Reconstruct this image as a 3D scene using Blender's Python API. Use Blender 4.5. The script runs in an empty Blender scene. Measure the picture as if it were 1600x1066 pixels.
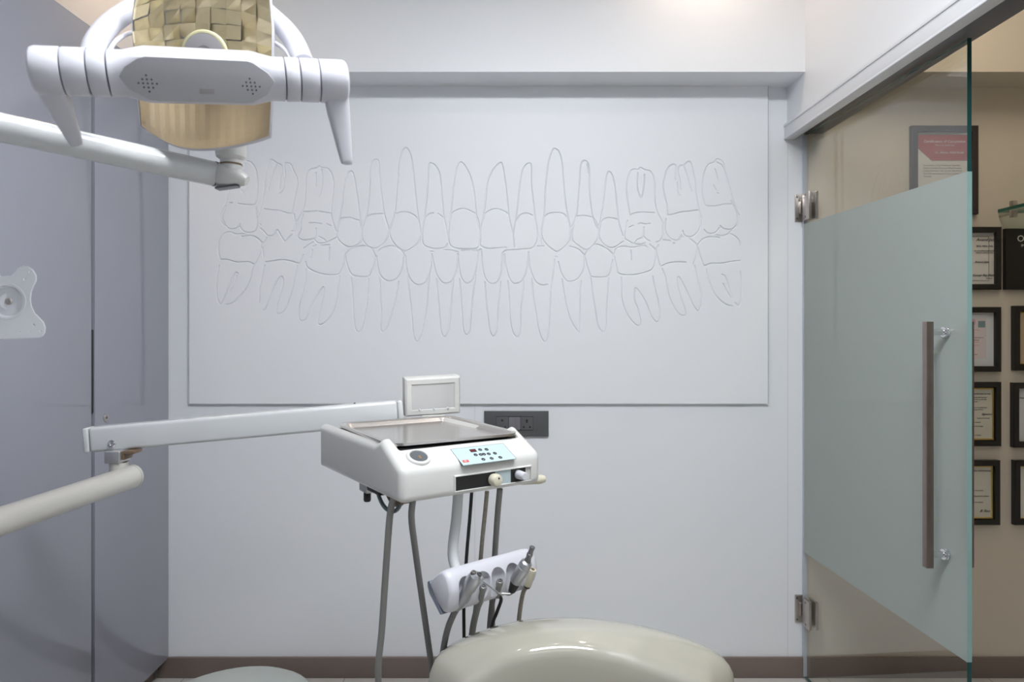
import bpy, bmesh, math, random
import numpy as np
from mathutils import Vector, Matrix

random.seed(4)
SC = bpy.context.scene
COL = SC.collection
PI = math.pi
CAMZ, F = 1.30, 1067.0
CX, CY = 790.0, 516.0            # where the optical axis meets the 1600x1066 frame


def P(x, y, d):
    """point seen at pixel (x, y) that stands d metres in front of the camera"""
    return Vector(((x - CX) / F * d, d, CAMZ - (y - CY) / F * d))


# ------------------------------------------------------------------ materials
def mat(name, col, rough=0.5, metal=0.0, coat=0.0, spec=0.5, noise=None, bump=None, trans=0.0, coat_rough=0.03):
    m = bpy.data.materials.new(name)
    m.use_nodes = True
    nt = m.node_tree
    b = nt.nodes['Principled BSDF']
    b.inputs['Base Color'].default_value = (*col, 1)
    b.inputs['Roughness'].default_value = rough
    b.inputs['Metallic'].default_value = metal
    b.inputs['Specular IOR Level'].default_value = spec
    b.inputs['Coat Weight'].default_value = coat
    b.inputs['Coat Roughness'].default_value = coat_rough
    b.inputs['Transmission Weight'].default_value = trans
    tc = nt.nodes.new('ShaderNodeTexCoord')
    if noise:
        scale, amt = noise
        n = nt.nodes.new('ShaderNodeTexNoise')
        n.inputs['Scale'].default_value = scale
        n.inputs['Detail'].default_value = 4
        nt.links.new(tc.outputs['Object'], n.inputs['Vector'])
        r = nt.nodes.new('ShaderNodeValToRGB')
        r.color_ramp.elements[0].position = 0.3
        r.color_ramp.elements[1].position = 0.7
        r.color_ramp.elements[0].color = (*[c * (1 - amt) for c in col], 1)
        r.color_ramp.elements[1].color = (*[min(1, c * (1 + amt)) for c in col], 1)
        nt.links.new(n.outputs['Fac'], r.inputs['Fac'])
        nt.links.new(r.outputs['Color'], b.inputs['Base Color'])
    if bump:
        scale, st = bump
        n = nt.nodes.new('ShaderNodeTexNoise')
        n.inputs['Scale'].default_value = scale
        nt.links.new(tc.outputs['Object'], n.inputs['Vector'])
        bp = nt.nodes.new('ShaderNodeBump')
        bp.inputs['Strength'].default_value = st
        bp.inputs['Distance'].default_value = 0.002
        nt.links.new(n.outputs['Fac'], bp.inputs['Height'])
        nt.links.new(bp.outputs['Normal'], b.inputs['Normal'])
    return m


def emit(name, col, s):
    m = bpy.data.materials.new(name)
    m.use_nodes = True
    nt = m.node_tree
    nt.nodes.clear()
    e = nt.nodes.new('ShaderNodeEmission')
    e.inputs['Color'].default_value = (*col, 1)
    e.inputs['Strength'].default_value = s
    o = nt.nodes.new('ShaderNodeOutputMaterial')
    nt.links.new(e.outputs[0], o.inputs['Surface'])
    return m


def clear_glass(name, tint, rough=0.0):
    m = bpy.data.materials.new(name)
    m.use_nodes = True
    nt = m.node_tree
    nt.nodes.clear()
    t = nt.nodes.new('ShaderNodeBsdfTransparent')
    t.inputs['Color'].default_value = (*tint, 1)
    g = nt.nodes.new('ShaderNodeBsdfGlossy')
    g.inputs['Roughness'].default_value = rough
    fr = nt.nodes.new('ShaderNodeFresnel')
    ge = nt.nodes.new('ShaderNodeNewGeometry')
    io = nt.nodes.new('ShaderNodeMapRange')      # same reflectance on the way out of the pane as on the way in
    io.inputs['To Min'].default_value = 1.7
    io.inputs['To Max'].default_value = 1 / 1.7
    nt.links.new(ge.outputs['Backfacing'], io.inputs['Value'])
    nt.links.new(io.outputs['Result'], fr.inputs['IOR'])
    mx = nt.nodes.new('ShaderNodeMixShader')
    o = nt.nodes.new('ShaderNodeOutputMaterial')
    nt.links.new(fr.outputs[0], mx.inputs['Fac'])
    nt.links.new(t.outputs[0], mx.inputs[1])
    nt.links.new(g.outputs[0], mx.inputs[2])
    nt.links.new(mx.outputs[0], o.inputs['Surface'])
    return m


def frosted(name, col):
    m = bpy.data.materials.new(name)
    m.use_nodes = True
    nt = m.node_tree
    nt.nodes.clear()
    d = nt.nodes.new('ShaderNodeBsdfDiffuse')
    d.inputs['Color'].default_value = (*col, 1)
    tr = nt.nodes.new('ShaderNodeBsdfTranslucent')
    tr.inputs['Color'].default_value = (*col, 1)
    m1 = nt.nodes.new('ShaderNodeMixShader')
    m1.inputs['Fac'].default_value = 0.5
    g = nt.nodes.new('ShaderNodeBsdfGlossy')
    g.inputs['Roughness'].default_value = 0.02
    fr = nt.nodes.new('ShaderNodeFresnel')
    fr.inputs['IOR'].default_value = 1.38
    m2 = nt.nodes.new('ShaderNodeMixShader')
    o = nt.nodes.new('ShaderNodeOutputMaterial')
    nt.links.new(d.outputs[0], m1.inputs[1])
    nt.links.new(tr.outputs[0], m1.inputs[2])
    nt.links.new(fr.outputs[0], m2.inputs['Fac'])
    nt.links.new(m1.outputs[0], m2.inputs[1])
    nt.links.new(g.outputs[0], m2.inputs[2])
    nt.links.new(m2.outputs[0], o.inputs['Surface'])
    return m


def tile_floor(name):
    m = mat(name, (0.55, 0.53, 0.51), 0.25)
    nt = m.node_tree
    b = nt.nodes['Principled BSDF']
    tc = nt.nodes.new('ShaderNodeTexCoord')
    br = nt.nodes.new('ShaderNodeTexBrick')
    br.offset = 0.0
    br.inputs['Color1'].default_value = (0.56, 0.54, 0.52, 1)
    br.inputs['Color2'].default_value = (0.53, 0.515, 0.50, 1)
    br.inputs['Mortar'].default_value = (0.3, 0.29, 0.28, 1)
    br.inputs['Scale'].default_value = 1.0
    br.inputs['Mortar Size'].default_value = 0.002
    br.inputs['Brick Width'].default_value = 0.6
    br.inputs['Row Height'].default_value = 0.6
    nt.links.new(tc.outputs['Object'], br.inputs['Vector'])
    nt.links.new(br.outputs['Color'], b.inputs['Base Color'])
    return m


M = dict(
    wall=mat('white_satin_paint', (0.80, 0.815, 0.835), 0.42, bump=(260, 0.03)),
    rear=mat('grey_wall_paint', (0.24, 0.25, 0.27), 0.5),
    panel=mat('white_lacquered_board', (0.81, 0.825, 0.845), 0.40),
    ceil=mat('ceiling_paint', (0.50, 0.50, 0.50), 0.6),
    beige=mat('beige_wall_paint', (0.66, 0.60, 0.51), 0.5, bump=(220, 0.04)),
    header=mat('white_aluminium_header', (0.72, 0.73, 0.75), 0.35),
    channel=mat('grey_channel_metal', (0.20, 0.21, 0.24), 0.35, metal=0.5),
    edge=mat('grey_edge_shade', (0.50, 0.51, 0.53), 0.5),
    seam=mat('board_joint', (0.62, 0.63, 0.65), 0.6),
    base=mat('brown_skirting_laminate', (0.185, 0.145, 0.125), 0.45, noise=(8, 0.06)),
    floor=tile_floor('pale_floor_tile'),
    laminate=mat('grey_gloss_laminate', (0.30, 0.306, 0.355), 0.055, spec=0.55),
    carcass=mat('dark_carcass', (0.11, 0.125, 0.155), 0.5),
    black=mat('black_plastic', (0.012, 0.012, 0.013), 0.4),
    rubber=mat('black_rubber', (0.02, 0.02, 0.02), 0.6),
    enamel=mat('white_enamel_plastic', (0.64, 0.64, 0.615), 0.28, coat=0.3, noise=(14, 0.015)),
    arm_paint=mat('white_painted_steel', (0.61, 0.625, 0.63), 0.25, coat=0.4),
    tube_paint=mat('ivory_painted_tube', (0.62, 0.605, 0.56), 0.28, coat=0.3),
    lamp_white=mat('cool_white_plastic', (0.585, 0.585, 0.63), 0.36, coat=0.1),
    lamp_face=mat('pale_grey_plastic', (0.42, 0.42, 0.44), 0.45),
    plate_white=mat('white_powder_coat', (0.84, 0.85, 0.88), 0.35),
    cream=mat('cream_plastic', (0.62, 0.585, 0.46), 0.35, coat=0.3),
    steel=mat('brushed_steel', (0.62, 0.60, 0.58), 0.28, metal=1.0),
    tray=mat('tray_stainless_steel', (0.72, 0.69, 0.66), 0.24, metal=1.0, bump=(30, 0.05)),
    chrome=mat('chrome', (0.8, 0.8, 0.82), 0.08, metal=1.0),
    hinge=mat('satin_nickel', (0.52, 0.48, 0.45), 0.3, metal=1.0),
    bronze=mat('handle_satin_metal', (0.27, 0.225, 0.205), 0.36, metal=0.85, noise=(30, 0.06)),
    darkmetal=mat('dark_metal', (0.2, 0.2, 0.21), 0.3, metal=0.9),
    motor=mat('grey_anodised_metal', (0.42, 0.43, 0.45), 0.3, metal=0.8),
    alu=mat('cast_aluminium', (0.6, 0.6, 0.6), 0.38, metal=0.9),
    hose_grey=mat('grey_silicone_hose', (0.17, 0.165, 0.16), 0.5),
    hose_pale=mat('pale_grey_hose', (0.235, 0.23, 0.22), 0.5),
    hose_beige=mat('beige_hose', (0.30, 0.27, 0.22), 0.5, noise=(120, 0.15)),
    hose_teal=mat('teal_hose', (0.11, 0.15, 0.16), 0.4),
    hose_brown=mat('brown_hose', (0.17, 0.115, 0.07), 0.4),
    vinyl=mat('beige_gloss_vinyl', (0.40, 0.385, 0.325), 0.12, coat=0.8, coat_rough=0.04, noise=(3, 0.05)),
    vinyl_matt=mat('sage_grey_vinyl', (0.40, 0.425, 0.40), 0.45),
    keypad=mat('pale_blue_keypad', (0.44, 0.56, 0.60), 0.3),
    grey_blue=mat('grey_blue_panel', (0.42, 0.50, 0.52), 0.35),
    endcap=mat('slate_end_cap', (0.22, 0.25, 0.31), 0.4),
    red=mat('red_label', (0.62, 0.09, 0.08), 0.4),
    darkred=mat('dark_red_display', (0.10, 0.012, 0.015), 0.2),
    gauge=mat('gauge_dial', (0.10, 0.11, 0.12), 0.15, coat=0.8),
    brass=mat('brass', (0.65, 0.42, 0.2), 0.3, metal=0.9),
    socket=mat('graphite_plastic', (0.085, 0.088, 0.092), 0.42),
    socket_in=mat('graphite_module', (0.10, 0.10, 0.105), 0.38),
    rocker=mat('grey_rocker', (0.17, 0.165, 0.18), 0.4),
    screen=mat('opal_screen', (0.50, 0.50, 0.495), 0.4),
    viewer=mat('aged_white_plastic', (0.60, 0.60, 0.575), 0.4, noise=(40, 0.03)),
    reflector=mat('yellow_dichroic_mirror', (0.95, 0.84, 0.58), 0.10, metal=0.28, coat=1.0),
    ribs=mat('cream_ribbed_mirror', (0.62, 0.50, 0.34), 0.34, metal=0.1, coat=0.3),
    bulb=mat('grey_bulb_cover', (0.33, 0.315, 0.32), 0.5),
    bulb_rim=mat('yellow_bulb_rim', (0.55, 0.52, 0.32), 0.35),
    shield=clear_glass('clear_shield', (0.97, 0.95, 0.90)),
    glass=clear_glass('clear_door_glass', (0.965, 0.98, 0.965)),
    glass_edge=mat('dark_glass_edge', (0.015, 0.075, 0.075), 0.12),
    frost_edge=mat('pale_teal_glass_edge', (0.27, 0.44, 0.42), 0.25),
    seal=mat('pale_blue_grey_seal', (0.50, 0.54, 0.61), 0.35),
    frost=frosted('frosted_film', (0.62, 0.69, 0.655)),
    shelf_edge=mat('green_shelf_edge', (0.02, 0.13, 0.09), 0.12),
    shelf_glass=clear_glass('green_shelf_glass', (0.80, 0.90, 0.85)),
    frame_black=mat('black_lacquer_frame', (0.011, 0.010, 0.010), 0.28),
    frame_dark=mat('dark_brown_frame', (0.035, 0.027, 0.027), 0.32),
    gold=mat('gold_foil_lip', (0.75, 0.58, 0.22), 0.28, metal=0.9),
    paper=mat('certificate_paper', (0.70, 0.69, 0.66), 0.6, coat=0.15),
    paper_warm=mat('cream_certificate_paper', (0.66, 0.64, 0.55), 0.6, coat=0.15),
    paper_blue=mat('blue_white_paper', (0.66, 0.68, 0.70), 0.6, coat=0.15),
    mount=mat('white_mount_card', (0.70, 0.70, 0.70), 0.7),
    pink=mat('pink_print', (0.62, 0.38, 0.42), 0.6),
    pale_pink=mat('pale_pink_print', (0.66, 0.59, 0.60), 0.6),
    teal_print=mat('teal_print', (0.18, 0.27, 0.28), 0.6),
    cert_red=mat('crimson_print', (0.36, 0.075, 0.07), 0.5),
    ink=mat('black_ink', (0.03, 0.03, 0.035), 0.6),
    grey_ink=mat('grey_ink', (0.22, 0.22, 0.22), 0.6),
    white_ink=mat('white_ink', (0.78, 0.78, 0.78), 0.6),
    brass_sheet=mat('tan_print', (0.50, 0.40, 0.26), 0.5),
    frame_metal=mat('light_frame', (0.8, 0.8, 0.8), 0.4),
)


# ------------------------------------------------------------------ builders
def sharp(me, ang=35):
    me.shade_smooth()
    me.set_sharp_from_angle(angle=math.radians(ang))


def origin_of(o):
    v = Vector((0, 0, 0))
    while o is not None:
        v = v + o.location
        o = o.parent
    return v


def obj(name, bm, m, parent=None, loc=None, ang=35, smooth=True):
    """link bm (world coordinates) as ONE mesh object; origin at the parent's or at loc"""
    o0 = origin_of(parent) if parent is not None else (Vector(loc) if loc is not None else Vector((0, 0, 0)))
    bmesh.ops.translate(bm, verts=bm.verts, vec=-o0)
    bmesh.ops.recalc_face_normals(bm, faces=bm.faces)
    me = bpy.data.meshes.new(name)
    bm.to_mesh(me)
    bm.free()
    for mm in (m if isinstance(m, (list, tuple)) else [m]):
        me.materials.append(mm)
    if smooth:
        sharp(me, ang)
    o = bpy.data.objects.new(name, me)
    COL.objects.link(o)
    if parent is not None:
        o.parent = parent
    else:
        o.location = o0
    return o


def thing(name, label, cat, loc=(0, 0, 0), group=None, kind=None):
    o = bpy.data.objects.new(name, None)
    o.empty_display_size = 0.05
    COL.objects.link(o)
    o.location = loc
    tag(o, label, cat, group, kind)
    return o


def tag(o, label=None, cat=None, group=None, kind=None):
    if label:
        o['label'] = label
    if cat:
        o['category'] = cat
    if group:
        o['group'] = group
    if kind:
        o['kind'] = kind
    return o


def NB():
    return bmesh.new()


def frame(o, ax, ay, az):
    ax, ay, az = Vector(ax).normalized(), Vector(ay).normalized(), Vector(az).normalized()
    m = Matrix((ax, ay, az)).transposed().to_4x4()
    m.translation = Vector(o)
    return m


def merge(bm, other, T=None):
    if T is not None:
        bmesh.ops.transform(other, matrix=T, verts=other.verts)
    me = bpy.data.meshes.new('tmp')
    other.to_mesh(me)
    other.free()
    bm.from_mesh(me)
    bpy.data.meshes.remove(me)
    return bm


def box(bm, lo, hi, bev=0.0, T=None, seg=3):
    b = NB()
    bmesh.ops.create_cube(b, size=1)
    lo, hi = Vector(lo), Vector(hi)
    for v in b.verts:
        v.co = Vector((lo[i] + (v.co[i] + 0.5) * (hi[i] - lo[i]) for i in range(3)))
    if bev > 0:
        bmesh.ops.bevel(b, geom=b.edges[:], offset=bev, segments=seg, affect='EDGES', profile=0.5)
    return merge(bm, b, T)


def loft(bm, rings, closed=True, caps=True):
    vr = [[bm.verts.new(p) for p in r] for r in rings]
    n = len(rings[0])
    for a, b in zip(vr, vr[1:]):
        for i in range(n if closed else n - 1):
            j = (i + 1) % n
            try:
                bm.faces.new((a[i], a[j], b[j], b[i]))
            except ValueError:
                pass
    if caps and closed:
        bm.faces.new(vr[0][::-1])
        bm.faces.new(vr[-1])
    return bm


def crom(pts, n=8):
    pts = [Vector(p) for p in pts]
    if len(pts) < 3:
        return pts
    q = [2 * pts[0] - pts[1]] + pts + [2 * pts[-1] - pts[-2]]
    out = []
    for i in range(1, len(q) - 2):
        p0, p1, p2, p3 = q[i - 1:i + 3]
        for k in range(n):
            t = k / n
            out.append(0.5 * ((2 * p1) + (p2 - p0) * t + (2 * p0 - 5 * p1 + 4 * p2 - p3) * t * t + (3 * p1 - p0 - 3 * p2 + p3) * t ** 3))
    out.append(pts[-1])
    return out


def tube(bm, pts, r, seg=16, flat=1.0, up=None, smooth=0):
    if smooth:
        rr = None
        if not isinstance(r, (int, float)):
            k = len(r)
            rr = np.interp(np.linspace(0, k - 1, (k - 1) * smooth + 1), range(k), r)
        pts = crom(pts, smooth)
        if rr is not None:
            r = list(rr)
    pts = [Vector(p) for p in pts]
    n = len(pts)
    rad = [r] * n if isinstance(r, (int, float)) else list(r)
    tans = []
    for i in range(n):
        t = pts[min(i + 1, n - 1)] - pts[max(i - 1, 0)]
        tans.append(t.normalized())
    u = Vector(up) if up is not None else Vector((0, 0, 1))
    if abs(u.dot(tans[0])) > 0.95:
        u = Vector((0, 1, 0))
    rings = []
    for i in range(n):
        t = tans[i]
        u = (u - t * u.dot(t)).normalized()
        w = t.cross(u)
        rings.append([pts[i] + (u * math.cos(a) + w * math.sin(a) * flat) * rad[i] for a in [2 * PI * k / seg for k in range(seg)]])
    return loft(bm, rings)


def lathe(bm, prof, T, seg=28):
    """prof = [(radius, along z)]; axis is T's z"""
    rings = []
    for r, z in prof:
        r = max(r, 1e-5)
        rings.append([T @ Vector((r * math.cos(2 * PI * k / seg), r * math.sin(2 * PI * k / seg), z)) for k in range(seg)])
    return loft(bm, rings)


def axis(o, d):
    d = Vector(d).normalized()
    x = d.orthogonal().normalized()
    return frame(o, x, d.cross(x), d)


def prism(bm, outline, h0, h1, T=None, holes=(), bev=0.0):
    """outline (x, y) with holes, filled and extruded from z=h0 to z=h1"""
    cu = bpy.data.curves.new('tmp', 'CURVE')
    cu.dimensions = '2D'
    cu.fill_mode = 'BOTH'
    cu.extrude = abs(h1 - h0) / 2 - bev
    cu.bevel_depth = bev
    cu.bevel_resolution = 2
    for ring in [outline] + list(holes):
        s = cu.splines.new('POLY')
        s.points.add(len(ring) - 1)
        for p, q in zip(s.points, ring):
            p.co = (q[0], q[1], 0, 1)
        s.use_cyclic_u = True
    o = bpy.data.objects.new('tmp', cu)
    COL.objects.link(o)
    dg = bpy.context.evaluated_depsgraph_get()
    me = bpy.data.meshes.new_from_object(o.evaluated_get(dg))
    b = NB()
    b.from_mesh(me)
    bmesh.ops.translate(b, verts=b.verts, vec=(0, 0, (h0 + h1) / 2))
    bmesh.ops.remove_doubles(b, verts=b.verts, dist=1e-6)
    bpy.data.objects.remove(o)
    bpy.data.curves.remove(cu)
    bpy.data.meshes.remove(me)
    return merge(bm, b, T)


def text(bm, s, size, T, align='LEFT', shear=0.0, depth=0.0003):
    cu = bpy.data.curves.new('tmp', 'FONT')
    cu.body = s
    cu.size = size
    cu.align_x = align
    cu.shear = shear
    cu.extrude = depth
    cu.resolution_u = 2
    o = bpy.data.objects.new('tmp', cu)
    COL.objects.link(o)
    dg = bpy.context.evaluated_depsgraph_get()
    me = bpy.data.meshes.new_from_object(o.evaluated_get(dg))
    b = NB()
    b.from_mesh(me)
    bpy.data.objects.remove(o)
    bpy.data.curves.remove(cu)
    bpy.data.meshes.remove(me)
    return merge(bm, b, T)


def rrect(w, h, r, n=5, cx=0, cy=0):
    out = []
    for sx, sy, a0 in ((1, 1, 0), (-1, 1, 90), (-1, -1, 180), (1, -1, 270)):
        for k in range(n + 1):
            a = math.radians(a0 + 90 * k / n)
            out.append((cx + sx * (w / 2 - r) + r * math.cos(a), cy + sy * (h / 2 - r) + r * math.sin(a)))
    return out


def circ(cx, cy, r, n=16):
    return [(cx + r * math.cos(2 * PI * k / n), cy + r * math.sin(2 * PI * k / n)) for k in range(n)]


# ================================================================== THE ROOM
D = 2.56                      # back wall
XL, XR, XC = -1.87, 1.055, 2.42
YB = -1.60
CEIL = 2.76
SOFF = 2.21                   # underside of the bulkhead
CABX, CABTOP = -1.262, 2.224


def struct(name, lo, hi, m, label, bev=0.0):
    b = NB()
    box(b, lo, hi, bev)
    return tag(obj(name, b, m), label, name.split('_')[0], kind='structure')


struct('floor', (XL - .1, YB - .1, -.1), (XC + .1, D + .14, 0), M['floor'], 'pale grey tiled floor of the treatment room')
struct('ceiling', (XL - .1, YB - .1, CEIL), (XC + .1, D + .14, CEIL + .1), M['ceil'], 'white ceiling above the treatment room and corridor')
struct('wall_back', (XL - .1, D, 0), (1.118, D + .14, CEIL), M['wall'], 'white back wall behind the engraved tooth panel')
struct('wall_corridor', (1.118, D, 0), (XC + .1, D + .14, CEIL), M['beige'], 'beige corridor wall hung with framed certificates')
struct('wall_left', (XL - .1, YB, 0), (XL, D, CEIL), M['wall'], 'white left wall behind the tall grey wardrobe')
struct('wall_rear', (XL - .1, YB - .1, 0), (XR + .145, YB, CEIL), M['rear'], 'grey rear wall opposite the engraved panel')
struct('wall_right', (XR, YB, 0), (XR + .145, .80, CEIL), M['wall'], 'white right wall on the near side of the glass door')
struct('wall_over_door', (XR, .80, 2.045), (XR + .145, D, CEIL), M['wall'], 'white wall above the metal header of the glass door')
struct('wall_far', (XC, -.6, 0), (XC + .1, D, CEIL), M['beige'], 'beige end wall at the far side of the corridor')
struct('wall_near', (XR + .145, -.7, 0), (XC + .1, -.6, CEIL), M['beige'], 'beige wall closing the near end of the corridor')
b = NB()
box(b, (CABX - .004, D - .155, SOFF), (XR, D, CEIL))
box(b, (XL, D - .155, CABTOP + .002), (CABX - .004, D, CEIL))
tag(obj('trim_1', b, M['wall']), 'white ceiling bulkhead running along the top of the back wall', 'bulkhead', kind='structure')
struct('trim_2', (XR + .145, D - .155, SOFF), (XC, D, CEIL), M['beige'], 'cream bulkhead above the framed certificates in the corridor')
# header over the glass door: face box with small lips and a dark channel underneath
b = NB()
box(b, (1.044, .80, 2.018), (1.079, D - .001, 2.064), .0015)
box(b, (1.041, .80, 2.060), (1.060, D - .001, 2.070), .001)
box(b, (1.0425, .80, 2.014), (1.0815, D - .001, 2.021), .0015)
hd = obj('trim_3', b, M['header'])
tag(hd, 'white metal header beam over the frosted glass door', 'door header', kind='structure')
b = NB()
box(b, (1.0815, .80, 2.036), (1.19, D - .001, 2.046), .001)
box(b, (1.0815, .80, 2.024), (1.090, D - .001, 2.038), .001)
box(b, (1.101, .80, 2.032), (1.106, D - .001, 2.038), .0005)
obj('channel', b, M['channel'], hd)
struct('baseboard_back', (-1.30, D - .012, 0), (1.118, D, .077), M['base'], 'brown skirting board along the white back wall', .002)
struct('baseboard_corridor', (1.118, D - .012, 0), (XC, D, .077), M['base'], 'brown skirting board along the beige corridor wall', .002)
for i, (x, z0, z1, lab) in enumerate(((742, .078, 1.02, 'thin upright board joint in the wall below the engraved panel'),
                                      (1231, .078, 2.0, 'thin upright board joint beside the glass door hinges'))):
    X = (x - CX) / F * D
    struct('trim_%d' % (i + 4), (X - .0008, D - .0006, z0), (X + .0008, D, z1), M['seam'], lab)

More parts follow.
